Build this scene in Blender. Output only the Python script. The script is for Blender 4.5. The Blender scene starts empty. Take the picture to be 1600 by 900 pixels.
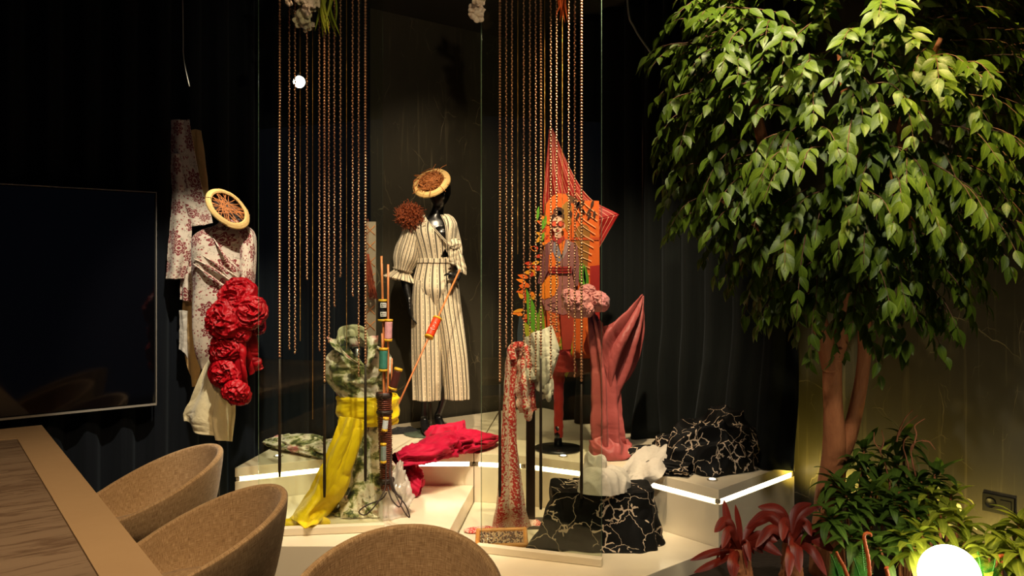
import bpy, bmesh, math, random
import numpy as np
from mathutils import Vector, Matrix

# ---------------------------------------------------------------- camera, world, lights, exposure
SC = bpy.context.scene
COL = SC.collection
F_PX, CAM_Z, HOR = 1244.0, 1.58, 420.0          # focal length in px of a 1600 px wide frame, eye height, horizon row

cam_d = bpy.data.cameras.new('camera')
cam_d.sensor_width = 36.0
cam_d.lens = 36.0 * F_PX / 1600.0
cam_d.shift_y = (HOR - 450.0) / 1600.0
cam_d.clip_start = 0.05
cam = bpy.data.objects.new('camera', cam_d)
cam.location = (0, 0, CAM_Z)
cam.rotation_euler = (math.pi / 2, 0, 0)
COL.objects.link(cam)
SC.camera = cam

SC.view_settings.view_transform = 'Standard'
SC.view_settings.look = 'None'
SC.view_settings.gamma = 1.0
SC.view_settings.exposure = 0.45
SC.view_settings.use_curve_mapping = False

wd = bpy.data.worlds.new('world')
SC.world = wd
wd.use_nodes = True
wd.node_tree.nodes['Background'].inputs[0].default_value = (0.5, 0.6, 1.0, 1)
wd.node_tree.nodes['Background'].inputs[1].default_value = 0.022


def spot(name, loc, target, energy, col, angle=40, blend=0.5, r=0.03):
    l = bpy.data.lights.new(name, 'SPOT')
    l.energy = energy; l.color = col; l.spot_size = math.radians(angle); l.spot_blend = blend
    l.shadow_soft_size = r
    o = bpy.data.objects.new(name, l); COL.objects.link(o)
    o.location = loc
    o.rotation_euler = (Vector(target) - Vector(loc)).to_track_quat('-Z', 'Y').to_euler()
    return o


def area(name, loc, target, energy, col, sx, sy):
    l = bpy.data.lights.new(name, 'AREA')
    l.energy = energy; l.color = col; l.shape = 'RECTANGLE'; l.size = sx; l.size_y = sy
    o = bpy.data.objects.new(name, l); COL.objects.link(o)
    o.location = loc
    o.rotation_euler = (Vector(target) - Vector(loc)).to_track_quat('-Z', 'Y').to_euler()
    return o


WARM = (1.0, 0.79, 0.52)
SOFT = (1.0, 0.70, 0.40)
NEUT = (1.0, 0.90, 0.72)
# ceiling spots over the display, ground uplights and added fill spots
spot('ceiling_spot_dress', (-1.02, 2.85, 3.25), (-1.60, 4.25, 1.30), 230, NEUT, 34, 0.6)
spot('ceiling_spot_mannequin', (-0.42, 3.55, 3.25), (-0.55, 5.25, 1.15), 200, WARM, 36, 0.6)
spot('ceiling_spot_bust', (-0.30, 3.0, 3.25), (-0.78, 4.15, 0.60), 230, NEUT, 40, 0.6)
spot('ceiling_spot_scarf', (0.30, 3.0, 3.25), (0.08, 4.15, 0.55), 170, WARM, 38, 0.6)
spot('ceiling_spot_standee', (0.55, 3.6, 3.25), (0.36, 4.75, 1.25), 230, WARM, 58, 0.8)
spot('ceiling_spot_box', (0.85, 3.0, 3.25), (0.85, 4.0, 0.45), 70, WARM, 44, 0.6)
spot('ceiling_spot_tree', (0.70, 2.35, 3.34), (1.15, 3.05, 2.45), 190, (1.0, 0.85, 0.52), 62, 0.7)
spot('ceiling_spot_chains_left', (-0.95, 3.2, 3.30), (-0.92, 3.95, 1.7), 34, SOFT, 60, 0.8)
spot('added_fill_flowers', (0.10, 1.5, 3.33), (-0.45, 3.85, 3.05), 55, WARM, 44, 0.8)  # added fill to brighten the hanging blossoms, no fixture
spot('ceiling_spot_chains_right', (0.10, 3.2, 3.30), (0.13, 3.95, 1.7), 34, SOFT, 60, 0.8)
spot('ground_uplight_wall', (1.565, 4.22, 0.36), (1.70, 4.30, 0.60), 9, (1.0, 0.74, 0.12), 150, 0.9)
spot('added_fill_backwall', (-0.1, 4.6, 3.3), (-0.35, 5.75, 1.4), 48, WARM, 80, 0.9)  # unseen added wash that lifts the dark back wall
spot('added_fill_rightwall', (1.35, 2.2, 3.3), (2.1, 3.45, 0.9), 170, (1.0, 0.74, 0.28), 75, 0.9)  # added gold fill helping the globe and uplights on the right wall
spot('ground_uplight_shrub', (1.98, 3.58, 0.22), (2.10, 3.68, 0.9), 14, (1.0, 0.72, 0.16), 140, 0.9)
spot('ground_uplight_curtain', (-1.62, 4.30, 0.10), (-1.75, 4.75, 0.30), 2.5, (1.0, 0.76, 0.25), 110, 0.9)
spot('ceiling_spot_table', (-1.3, 0.9, 3.3), (-1.3, 2.4, 0.7), 110, SOFT, 80, 0.8, 0.06)
spot('ceiling_spot_chairs', (-0.5, 2.0, 3.3), (-1.1, 2.9, 0.6), 120, SOFT, 60, 0.8, 0.06)
spot('added_fill_planting', (0.45, 0.9, 3.3), (1.5, 3.5, 0.75), 190, NEUT, 40, 0.8, 0.06)  # added front fill for the shrubs, trunk and lower crown

# ---------------------------------------------------------------- helpers
U = np.array([0.789, 0.614, 0.0]); W = np.array([0.614, -0.789, 0.0])   # back wall runs along U, right wall along W
PI = math.pi


def P(px, py, d):
    return np.array([(px - 800.0) / F_PX * d, d, CAM_Z - (py - HOR) / F_PX * d])


def PZ(px, py, z):
    d = (CAM_Z - z) * F_PX / (py - HOR)
    return np.array([(px - 800.0) / F_PX * d, d, z])


def lin(c):
    r = []
    for v in c[:3]:
        v = v / 255.0
        r.append(v / 12.92 if v <= 0.04045 else ((v + 0.055) / 1.055) ** 2.4)
    return tuple(r) + (1.0,)


def sm(x):
    x = np.clip(x, 0, 1)
    return x * x * (3 - 2 * x)


def _hash(ix, iy, iz, seed):
    with np.errstate(over='ignore'):
        h = (ix.astype(np.int64) * 374761393 + iy.astype(np.int64) * 668265263 + iz.astype(np.int64) * 2147483647 + seed * 974634777) & 0xffffffff
        h = ((h ^ (h >> 13)) * 1274126177) & 0xffffffff
        h = (h ^ (h >> 16)) & 0xffff
    return h / 65535.0


def noise3(p, seed=0):
    p = np.asarray(p, float)
    i = np.floor(p).astype(np.int64); f = p - i
    f = f * f * (3 - 2 * f)
    r = 0
    for dx in (0, 1):
        for dy in (0, 1):
            for dz in (0, 1):
                w = (f[..., 0] if dx else 1 - f[..., 0]) * (f[..., 1] if dy else 1 - f[..., 1]) * (f[..., 2] if dz else 1 - f[..., 2])
                r = r + w * _hash(i[..., 0] + dx, i[..., 1] + dy, i[..., 2] + dz, seed)
    return r


def ridge(p, seed=0):
    n = noise3(p, seed)
    return 1.0 - np.abs(2 * n - 1)


def crease(p, seed=0):                       # sharp-ridged cloth wrinkle field, about -0.5..0.5
    p = np.asarray(p, float)
    w = np.stack([noise3(p * 0.7 + 5.1, seed + 11), noise3(p * 0.7 + 9.7, seed + 12), noise3(p * 0.7 + 2.3, seed + 13)], -1)
    q = p + 1.1 * w
    a = ridge(q, seed) ** 2
    b = ridge(q * 2.1 + 3.3, seed + 1) ** 2
    return 0.68 * a + 0.32 * b - 0.45


def crom(a, n):
    """Catmull-Rom through a (k, ...) along axis 0 to n samples."""
    a = np.asarray(a, float)
    k = len(a)
    if k == 2:
        t = np.linspace(0, 1, n).reshape((n,) + (1,) * (a.ndim - 1))
        return a[0] * (1 - t) + a[1] * t
    ext = np.concatenate([[2 * a[0] - a[1]], a, [2 * a[-1] - a[-2]]])
    x = np.linspace(0, k - 1, n)
    i = np.minimum(x.astype(int), k - 2)
    t = (x - i).reshape((n,) + (1,) * (a.ndim - 1))
    p0, p1, p2, p3 = ext[i], ext[i + 1], ext[i + 2], ext[i + 3]
    return 0.5 * (2 * p1 + (p2 - p0) * t + (2 * p0 - 5 * p1 + 4 * p2 - p3) * t ** 2 + (3 * p1 - p0 - 3 * p2 + p3) * t ** 3)


def gnormals(G):
    du = np.gradient(G, axis=1); dv = np.gradient(G, axis=0)
    n = np.cross(du, dv)
    return n / np.maximum(np.linalg.norm(n, axis=-1, keepdims=True), 1e-9)


class MB:
    """collects geometry in world coordinates for ONE mesh object"""
    def __init__(s):
        s.v = []; s.f = []; s.uv = []; s.n = 0; s.mi = []

    def add(s, verts, faces, uv=None, mi=0):
        verts = np.asarray(verts, float).reshape(-1, 3)
        s.v.append(verts)
        s.uv.append(np.zeros((len(verts), 2)) if uv is None else np.asarray(uv, float).reshape(-1, 2))
        o = s.n
        s.f.extend([tuple(int(i) + o for i in f) for f in faces])
        s.mi.extend([mi] * len(faces))
        s.n += len(verts)
        return s

    def grid(s, G, cu=False, uv=None, cap0=False, cap1=False, mask=None, mi=0):
        nv, nu = G.shape[:2]
        fs = []
        for j in range(nv - 1):
            for i in range(nu if cu else nu - 1):
                i2 = (i + 1) % nu
                if mask is not None and mask[j, i]:
                    continue
                fs.append((j * nu + i, j * nu + i2, (j + 1) * nu + i2, (j + 1) * nu + i))
        if cap0: fs.append(tuple(range(nu - 1, -1, -1)))
        if cap1: fs.append(tuple((nv - 1) * nu + i for i in range(nu)))
        return s.add(G.reshape(-1, 3), fs, uv, mi)

    def box(s, c, sx, sy, sz, ax=(1, 0, 0), ay=(0, 1, 0), az=(0, 0, 1), mi=0):
        c, ax, ay, az = [np.asarray(q, float) for q in (c, ax, ay, az)]
        vs = [c + ax * sx * a / 2 + ay * sy * b / 2 + az * sz * e / 2 for e in (-1, 1) for b in (-1, 1) for a in (-1, 1)]
        return s.add(vs, [(0, 2, 3, 1), (4, 5, 7, 6), (0, 1, 5, 4), (2, 6, 7, 3), (0, 4, 6, 2), (1, 3, 7, 5)], mi=mi)

    def prism(s, poly, z0, z1, mi=0):
        n = len(poly)
        vs = [(p[0], p[1], z0) for p in poly] + [(p[0], p[1], z1) for p in poly]
        fs = [tuple(range(n - 1, -1, -1)), tuple(range(n, 2 * n))] + [(i, (i + 1) % n, n + (i + 1) % n, n + i) for i in range(n)]
        return s.add(vs, fs, mi=mi)

    def plate(s, poly, off, mi=0):
        """polygon of 3-D points thickened by the vector off"""
        poly = np.asarray(poly, float); n = len(poly)
        vs = np.concatenate([poly, poly + np.asarray(off, float)])
        fs = [tuple(range(n)), tuple(range(2 * n - 1, n - 1, -1))] + [(i, n + i, n + (i + 1) % n, (i + 1) % n) for i in range(n)]
        return s.add(vs, fs, mi=mi)

    def tube(s, pts, r, n=8, cap=True, flat=1.0, up=None, rad=None, uvs=None, mi=0):
        """tube along pts; r scalar or per point; rad(theta, t) multiplies the radius; flat squashes along 'up'"""
        pts = np.asarray(pts, float); k = len(pts)
        r = np.broadcast_to(np.asarray(r, float), (k,))
        T = np.gradient(pts, axis=0); T /= np.maximum(np.linalg.norm(T, axis=1, keepdims=True), 1e-9)
        if up is None:
            up = np.array([0, 0, 1.0]) if abs(T[0][2]) < 0.9 else np.array([0, 1.0, 0])
        N = np.zeros_like(pts)
        prev = np.asarray(up, float)
        for i in range(k):
            q = prev - T[i] * prev.dot(T[i])
            if np.linalg.norm(q) < 1e-6: q = np.cross(T[i], [1, 0.3, 0.2])
            q /= np.linalg.norm(q); N[i] = q; prev = q
        B = np.cross(T, N)
        uvm = uvs is not None
        m = n + 1 if uvm else n
        th = np.linspace(0, 2 * PI, m) if uvm else np.arange(n) * 2 * PI / n
        t = np.linspace(0, 1, k)
        TH, TT = np.meshgrid(th, t)
        R = r[:, None] * np.ones_like(TH)
        if rad is not None: R = R * rad(TH, TT)
        G = pts[:, None] + (np.cos(TH) * R * flat)[..., None] * N[:, None] + (np.sin(TH) * R)[..., None] * B[:, None]
        uv = None
        if uvm:
            L = np.concatenate([[0], np.cumsum(np.linalg.norm(np.diff(pts, axis=0), axis=1))])
            uv = np.stack([TH / (2 * PI) * uvs, np.broadcast_to(L[:, None], TH.shape)], -1)
        return s.grid(G, cu=not uvm, uv=uv, cap0=cap and not uvm, cap1=cap and not uvm, mi=mi)

    def lathe(s, c, prof, n=24, ax=None, mi=0):
        """profile [(radius, height)] turned about axis ax through c"""
        c = np.asarray(c, float)
        az = np.array([0, 0, 1.0]) if ax is None else np.asarray(ax, float) / np.linalg.norm(ax)
        a1 = np.cross(az, [0, 1, 0.01]); a1 /= np.linalg.norm(a1); a2 = np.cross(az, a1)
        th = np.arange(n) * 2 * PI / n
        G = np.array([[c + az * h + r * (a1 * math.cos(q) + a2 * math.sin(q)) for q in th] for r, h in prof])
        return s.grid(G, cu=True, cap0=True, cap1=True, mi=mi)

    def ball(s, c, r, n=12, sc=(1, 1, 1), mi=0):
        m = max(4, n // 2)
        th = np.arange(n) * 2 * PI / n; ph = np.linspace(-PI / 2 + 0.02, PI / 2 - 0.02, m + 1)
        TH, PH = np.meshgrid(th, ph)
        G = np.stack([np.cos(PH) * np.cos(TH) * sc[0], np.cos(PH) * np.sin(TH) * sc[1], np.sin(PH) * sc[2]], -1) * r + np.asarray(c, float)
        return s.grid(G, cu=True, cap0=True, cap1=True, mi=mi)

    def allv(s):
        return np.concatenate(s.v)


ORG = {}          # world origin of each root, so parts can be written in world coordinates


def mesh_of(name, mb, org, smooth=True):
    me = bpy.data.meshes.new(name)
    v = mb.allv() - np.asarray(org)
    me.from_pydata(v.tolist(), [], mb.f)
    uvs = np.concatenate(mb.uv)
    if uvs.any():
        ul = me.uv_layers.new(name='UVMap')
        li = np.zeros(len(me.loops), dtype=np.int32)
        me.loops.foreach_get('vertex_index', li)
        ul.data.foreach_set('uv', uvs[li].astype(np.float32).ravel())
    if smooth:
        me.polygons.foreach_set('use_smooth', [True] * len(me.polygons))
    if any(mb.mi):
        me.polygons.foreach_set('material_index', mb.mi)
    me.update()
    return me


def obj(name, mb, m, parent=None, solid=0, sub=0, smooth=True, label=None, remesh=0, kind=None, bevel=0, weld=False):
    """ONE mesh object; top level when parent is None (origin at the middle of its base)"""
    if parent is None:
        v = mb.allv()
        org = np.array([(v[:, 0].min() + v[:, 0].max()) / 2, (v[:, 1].min() + v[:, 1].max()) / 2, v[:, 2].min()])
    else:
        org = ORG[parent.name]
    me = mesh_of(name, mb, org, smooth)
    for q in (m if isinstance(m, (list, tuple)) else [m]): me.materials.append(q)
    o = bpy.data.objects.new(name, me); COL.objects.link(o)
    if parent is None:
        o.location = org
    else:
        o.parent = parent
    ORG[o.name] = org
    if label: o['label'] = label
    if kind: o['kind'] = kind
    if weld:
        md = o.modifiers.new('weld', 'WELD'); md.merge_threshold = 0.0005
    if remesh:
        md = o.modifiers.new('remesh', 'REMESH'); md.mode = 'VOXEL'; md.voxel_size = remesh; md.use_smooth_shade = True
        sm_ = o.modifiers.new('smooth', 'SMOOTH'); sm_.iterations = 4; sm_.factor = 0.5
    if bevel:
        md = o.modifiers.new('bevel', 'BEVEL'); md.width = bevel; md.segments = 2; md.limit_method = 'ANGLE'
    if solid:
        md = o.modifiers.new('solidify', 'SOLIDIFY'); md.thickness = solid; md.offset = 0
    if sub:
        md = o.modifiers.new('subsurf', 'SUBSURF'); md.levels = sub; md.render_levels = sub
    return o


def thing(name, label, cat, loc, group=None):
    o = bpy.data.objects.new(name, None); COL.objects.link(o)
    o.empty_display_size = 0.1
    o.location = tuple(loc)
    o['label'] = label; o['category'] = cat
    if group: o['group'] = group
    ORG[o.name] = np.asarray(loc, float)
    return o


def tag(o, label, cat, group=None, kind=None):
    o['label'] = label; o['category'] = cat
    if group: o['group'] = group
    if kind: o['kind'] = kind
    return o


def copy_tree(o, loc=None):
    c = o.copy(); COL.objects.link(c)
    if loc is not None: c.location = loc
    for ch in list(o.children):
        d = ch.copy(); COL.objects.link(d); d.parent = c
        for g in list(ch.children):
            e = g.copy(); COL.objects.link(e); e.parent = d
    return c


def sheet(rows, nu=60, nv=60, fold=None, crump=0, cs=8, seed=0, uvs=None, zmin=None):
    """cloth sheet through control rows of 3-D points -> grid, uv in metres"""
    R = np.asarray(rows, float)
    A = crom(R, nv)
    G = np.swapaxes(crom(np.swapaxes(A, 0, 1), nu), 0, 1)
    V, Uu = np.meshgrid(np.linspace(0, 1, nv), np.linspace(0, 1, nu), indexing='ij')
    lu = np.linalg.norm(np.diff(G, axis=1), axis=2).sum(1).max(); lv = np.linalg.norm(np.diff(G, axis=0), axis=2).sum(0).max()
    uv = np.stack([Uu * lu, V * lv], -1)
    N = gnormals(G)
    D = np.zeros_like(V)
    if fold is not None: D = D + fold(Uu, V)
    if crump:
        q = np.concatenate([uv * cs, np.zeros_like(V)[..., None]], -1)
        D = D + crump * crease(q, seed)
    G = G + N * D[..., None]
    if zmin is not None: G[..., 2] = np.maximum(G[..., 2], zmin)
    return G, uv


def heap(c, rx, ry, h, rot=0, amp=0.3, cs=9, seed=0, n=72, m=30, flat=0.8, z0=None):
    """crumpled mound of cloth"""
    th = np.linspace(0, 2 * PI, n + 1); ph = np.linspace(0.0, PI / 2, m)
    TH, PH = np.meshgrid(th, ph)
    cph, sph = np.cos(PH) ** flat, np.sin(PH)
    x, y, z = cph * np.cos(TH), cph * np.sin(TH), sph
    q = np.stack([x * rx * cs, y * ry * cs, z * h * cs], -1)
    k = 1 + amp * (crease(q, seed) * 1.6) + amp * 0.8 * (noise3(q * 0.35, seed + 5) - 0.5)
    x, y, z = x * rx * k, y * ry * k, z * h * k
    ca, sa = math.cos(rot), math.sin(rot)
    G = np.stack([c[0] + x * ca - y * sa, c[1] + x * sa + y * ca, c[2] + np.maximum(z, 0)], -1)
    uv = np.stack([x * 1.3 + z * .3, y * 1.3 + z], -1)
    return G, uv


def rose(c, nrm, R, H, seed=0, turns=3.2, n=110, m=44, amp=0.5, cr=0.20):
    """rolled cloth rosette facing nrm"""
    nrm = np.asarray(nrm, float); nrm = nrm / np.linalg.norm(nrm)
    a1 = np.cross(nrm, [0, 0, 1.0]); a1 /= np.linalg.norm(a1); a2 = np.cross(nrm, a1)
    th = np.linspace(0, 2 * PI, n + 1); rr = np.linspace(0.0, 1, m) ** 0.9
    TH, RR = np.meshgrid(th, rr)
    nz = noise3(np.stack([RR * 3 * np.cos(TH), RR * 3 * np.sin(TH), np.zeros_like(RR)], -1), seed)
    ph = RR * turns * (0.75 + 0.5 * nz) - TH / (2 * PI) * 1 + nz * 0.7
    fr = ph - np.floor(ph)
    saw = np.where(fr < 0.8, fr / 0.8, (1 - fr) / 0.2) ** 1.5
    ra = R * RR * (1 + 0.22 * (noise3(np.stack([np.cos(TH) * 1.4, np.sin(TH) * 1.4, RR * 0.2], -1), seed + 3) - 0.5))
    h = H * np.sqrt(np.clip(1 - RR ** 2.2, 0, 1)) + amp * R * 0.5 * saw * (1 - 0.5 * RR) - amp * R * 0.25
    h += cr * R * crease(np.stack([ra / R * 3.2 * np.cos(TH), ra / R * 3.2 * np.sin(TH), RR], -1), seed + 7)
    ra = ra * (1 + 0.5 * cr * crease(np.stack([2.5 * np.cos(TH), 2.5 * np.sin(TH), RR * 2], -1), seed + 9))
    G = np.asarray(c, float) + (ra * np.cos(TH))[..., None] * a1 + (ra * np.sin(TH))[..., None] * a2 + h[..., None] * nrm
    uv = np.stack([ra * np.cos(TH), ra * np.sin(TH)], -1)
    return G, uv


def loft(secs, n=48, nv=60, rad=None, x0=0.0):
    """secs: (cx, cy, cz, rx, ry, yaw). open grid with seam column and uv in metres; rad(theta, v) scales the radius. theta -90deg faces the camera"""
    S = crom(np.asarray(secs, float), nv)
    th = np.linspace(0, 2 * PI, n + 1) + PI / 2
    TH, V = np.meshgrid(th, np.linspace(0, 1, nv))
    k = np.ones_like(TH) if rad is None else rad(TH, V)
    x = S[:, 3:4] * np.cos(TH) * k; y = S[:, 4:5] * np.sin(TH) * k
    ca, sa = np.cos(S[:, 5:6]), np.sin(S[:, 5:6])
    G = np.stack([S[:, 0:1] + x * ca - y * sa, S[:, 1:2] + x * sa + y * ca, S[:, 2:3] + 0 * x], -1)
    L = np.concatenate([[0], np.cumsum(np.linalg.norm(np.diff(S[:, :3], axis=0), axis=1))])
    cm = float(np.mean(S[:, 3] + S[:, 4])) * PI
    uv = np.stack([(TH - PI / 2) / (2 * PI) * cm, np.broadcast_to(L[:, None], TH.shape)], -1)
    return G, uv


def lpx(rows, d, depth=0.62, yaw=0.0):
    """loft sections from pixel rows (cx, y, half width px[, depth ratio[, extra depth m]]) at depth d"""
    out = []
    for r in rows:
        dd = d + (r[4] if len(r) > 4 else 0)
        p = P(r[0], r[1], dd); w = r[2] / F_PX * dd
        out.append((p[0], p[1], p[2], w, w * (r[3] if len(r) > 3 else depth), yaw))
    return out
# ---------------------------------------------------------------- materials (procedural)
class Sk:
    """a float socket with operators, so patterns read like formulas"""
    def __init__(s, nt, so): s.nt, s.so = nt, so
    def _m(s, op, b=None, c=None, rev=False):
        n = s.nt.nodes.new('ShaderNodeMath'); n.operation = op
        a = [s, b, c]
        if rev: a = [b, s, c]
        for i, q in enumerate(a):
            if q is None: continue
            if isinstance(q, Sk): s.nt.links.new(q.so, n.inputs[i])
            else: n.inputs[i].default_value = float(q)
        return Sk(s.nt, n.outputs[0])
    def __add__(s, b): return s._m('ADD', b)
    def __radd__(s, b): return s._m('ADD', b)
    def __sub__(s, b): return s._m('SUBTRACT', b)
    def __rsub__(s, b): return s._m('SUBTRACT', b, rev=True)
    def __mul__(s, b): return s._m('MULTIPLY', b)
    def __rmul__(s, b): return s._m('MULTIPLY', b)
    def __truediv__(s, b): return s._m('DIVIDE', b)
    def lt(s, b): return s._m('LESS_THAN', b)
    def gt(s, b): return s._m('GREATER_THAN', b)
    def abs(s): return s._m('ABSOLUTE')
    def sin(s): return s._m('SINE')
    def cos(s): return s._m('COSINE')
    def fract(s): return s._m('FRACT')
    def pow(s, b): return s._m('POWER', b)
    def sqrt(s): return s._m('SQRT')
    def atan2(s, b): return s._m('ARCTAN2', b)
    def max(s, b): return s._m('MAXIMUM', b)
    def min(s, b): return s._m('MINIMUM', b)
    def step(s, a, b):
        n = s.nt.nodes.new('ShaderNodeMapRange'); n.clamp = True
        s.nt.links.new(s.so, n.inputs[0]); n.inputs[1].default_value = a; n.inputs[2].default_value = b
        return Sk(s.nt, n.outputs[0])


class Mt:
    def __init__(s, name, rough=0.6, metal=0.0, spec=0.4, sheen=0.0):
        s.m = bpy.data.materials.new(name); s.m.use_nodes = True
        s.nt = s.m.node_tree; s.b = s.nt.nodes['Principled BSDF']
        s.b.inputs['Roughness'].default_value = rough; s.b.inputs['Metallic'].default_value = metal
        s.b.inputs['Specular IOR Level'].default_value = spec; s.b.inputs['Sheen Weight'].default_value = sheen
        s._tc = s.nt.nodes.new('ShaderNodeTexCoord')
    def vec(s, kind='Object', scale=(1, 1, 1)):
        n = s.nt.nodes.new('ShaderNodeMapping'); s.nt.links.new(s._tc.outputs[kind], n.inputs[0])
        if not isinstance(scale, tuple): scale = (scale,) * 3
        n.inputs['Scale'].default_value = scale
        return n.outputs[0]
    def xyz(s, v):
        n = s.nt.nodes.new('ShaderNodeSeparateXYZ'); s.nt.links.new(v, n.inputs[0])
        return [Sk(s.nt, o) for o in n.outputs]
    def noise(s, v, scale=5, detail=3, rough=0.5, dist=0.0, color=False):
        n = s.nt.nodes.new('ShaderNodeTexNoise'); s.nt.links.new(v, n.inputs['Vector'])
        n.inputs['Scale'].default_value = scale; n.inputs['Detail'].default_value = detail
        n.inputs['Roughness'].default_value = rough; n.inputs['Distortion'].default_value = dist
        return n.outputs['Color'] if color else Sk(s.nt, n.outputs[0])
    def vor(s, v, scale=5, feature='F1', rnd=1.0, dim='3D'):
        n = s.nt.nodes.new('ShaderNodeTexVoronoi'); n.voronoi_dimensions = dim; n.feature = feature
        s.nt.links.new(v, n.inputs['Vector']); n.inputs['Scale'].default_value = scale; n.inputs['Randomness'].default_value = rnd
        return n
    def warp(s, v, scale=4, amt=0.1, detail=2):
        c = s.noise(v, scale, detail, color=True)
        n = s.nt.nodes.new('ShaderNodeVectorMath'); n.operation = 'MULTIPLY_ADD'
        s.nt.links.new(c, n.inputs[0]); n.inputs[1].default_value = (amt,) * 3; s.nt.links.new(v, n.inputs[2])
        return n.outputs[0]
    def mix(s, fac, a, b):
        n = s.nt.nodes.new('ShaderNodeMix'); n.data_type = 'RGBA'
        if isinstance(fac, Sk): s.nt.links.new(fac.so, n.inputs[0])
        else: n.inputs[0].default_value = fac
        for q, i in ((a, 6), (b, 7)):
            if isinstance(q, tuple): n.inputs[i].default_value = q
            else: s.nt.links.new(q, n.inputs[i])
        return n.outputs[2]
    def ramp(s, fac, stops):
        n = s.nt.nodes.new('ShaderNodeValToRGB'); s.nt.links.new(fac.so, n.inputs[0])
        e = n.color_ramp.elements
        while len(e) < len(stops): e.new(0.5)
        for el, (p, c) in zip(e, stops): el.position = p; el.color = c
        return n.outputs[0]
    def col(s, c):
        if isinstance(c, tuple): s.b.inputs['Base Color'].default_value = c
        else: s.nt.links.new(c, s.b.inputs['Base Color'])
        return s
    def inp(s, name, v):
        if isinstance(v, Sk): s.nt.links.new(v.so, s.b.inputs[name])
        else: s.b.inputs[name].default_value = v
        return s
    def bump(s, h, strength=0.3, dist=0.01):
        n = s.nt.nodes.new('ShaderNodeBump'); n.inputs['Strength'].default_value = strength; n.inputs['Distance'].default_value = dist
        s.nt.links.new(h.so, n.inputs['Height']); s.nt.links.new(n.outputs[0], s.b.inputs['Normal'])
        return s


def plain(name, c, rough=0.6, metal=0.0, spec=0.4, var=0.0, vs=6.0, bump=0.0, bs=60.0, sheen=0.0, trans=0.0):
    m = Mt(name, rough, metal, spec, sheen)
    c = lin(c) if max(c[:3]) > 1.01 else tuple(c[:3]) + (1,)
    if var:
        f = m.noise(m.vec(), vs, 4)
        m.col(m.mix(f, tuple(q * (1 - var) for q in c[:3]) + (1,), tuple(min(1, q * (1 + var)) for q in c[:3]) + (1,)))
    else:
        m.col(c)
    if bump: m.bump(m.noise(m.vec(), bs, 3), bump, 0.004)
    return m.m


def weave(name, c, rough=0.75, var=0.12, sheen=0.15, ws=900.0, spec=0.2, bump=0.25, trans=0.0):
    """plain woven cloth: fine warp and weft relief, slight colour unevenness"""
    m = Mt(name, rough, 0, spec, sheen)
    c = lin(c)
    v = m.vec('UV'); x, y, _ = m.xyz(v)
    w = (x * ws).sin() * (y * ws).sin()
    f = m.noise(v, 9, 4)
    m.col(m.mix(f, tuple(q * (1 - var) for q in c[:3]) + (1,), tuple(min(1, q * (1 + var)) for q in c[:3]) + (1,)))
    r = (m.noise(m.warp(v, 7, 0.06, 2), 11, 3) - 0.5).abs()      # soft wrinkles over the weave
    m.bump((1.0 - r * 4.0).max(0.0) * 2.2 + w * 0.12 + m.noise(v, 120, 3) * 0.25, bump * 1.4, 0.004)
    return m.m


def emit(name, c, strength):
    m = bpy.data.materials.new(name); m.use_nodes = True
    b = m.node_tree.nodes['Principled BSDF']
    b.inputs['Base Color'].default_value = (0.8, 0.8, 0.8, 1)
    b.inputs['Emission Color'].default_value = tuple(c[:3]) + (1,); b.inputs['Emission Strength'].default_value = strength
    return m


M = {}
# --- shell
def stone_wall():
    m = Mt('dark_slate_laminate', 0.42, 0, 0.35)
    v = m.vec('Object', (1, 1, 0.55))
    vw = m.warp(v, 3.0, 0.22, 4)
    e = m.vor(vw, 3.4, 'DISTANCE_TO_EDGE')
    e2 = m.vor(m.warp(v, 9.0, 0.10, 3), 9.0, 'DISTANCE_TO_EDGE')
    line = Sk(m.nt, e.outputs[0]).step(0.008, 0.001)
    line2 = Sk(m.nt, e2.outputs[0]).step(0.007, 0.001)
    brk = m.noise(v, 4.5, 4).step(0.50, 0.64); brk2 = m.noise(v, 9, 3).step(0.55, 0.66)
    veins = (line * brk).max(line2 * brk2 * 0.8)
    vs = m.vec('Object', (26, 26, 1.1)); streak = m.noise(vs, 1.6, 4).step(0.60, 0.85) * 0.30
    base = m.mix(m.noise(v, 2.2, 6, 0.65), lin((40, 38, 32)), lin((70, 65, 52)))
    m.col(m.mix((veins * 0.62).max(streak), base, lin((150, 138, 108))))
    m.bump(veins * 0.8 + m.noise(v, 60, 4) * 0.5, 0.35, 0.004)
    return m.m
M['stone'] = stone_wall()
M['ceiling'] = plain('dark_ceiling_paint', (38, 37, 34), 0.8, var=0.1)
M['floor'] = plain('dark_room_floor', (60, 52, 44), 0.5, var=0.15)

def velvet(name, c):
    m = Mt(name, 0.9, 0, 0.1, 0.06)
    f = m.noise(m.vec('Object', (60, 60, 1.5)), 2, 4)
    c = lin(c)
    m.col(m.mix(f, tuple(q * 0.7 for q in c[:3]) + (1,), tuple(q * 1.3 for q in c[:3]) + (1,)))
    m.b.inputs['Sheen Tint'].default_value = (0.5, 0.6, 0.7, 1)
    m.bump(m.noise(m.vec(), 160, 2), 0.2, 0.002)
    return m.m
M['curtain_navy'] = velvet('navy_curtain_cloth', (17, 20, 25))
M['curtain_black'] = velvet('black_curtain_cloth', (22, 25, 24))

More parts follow.
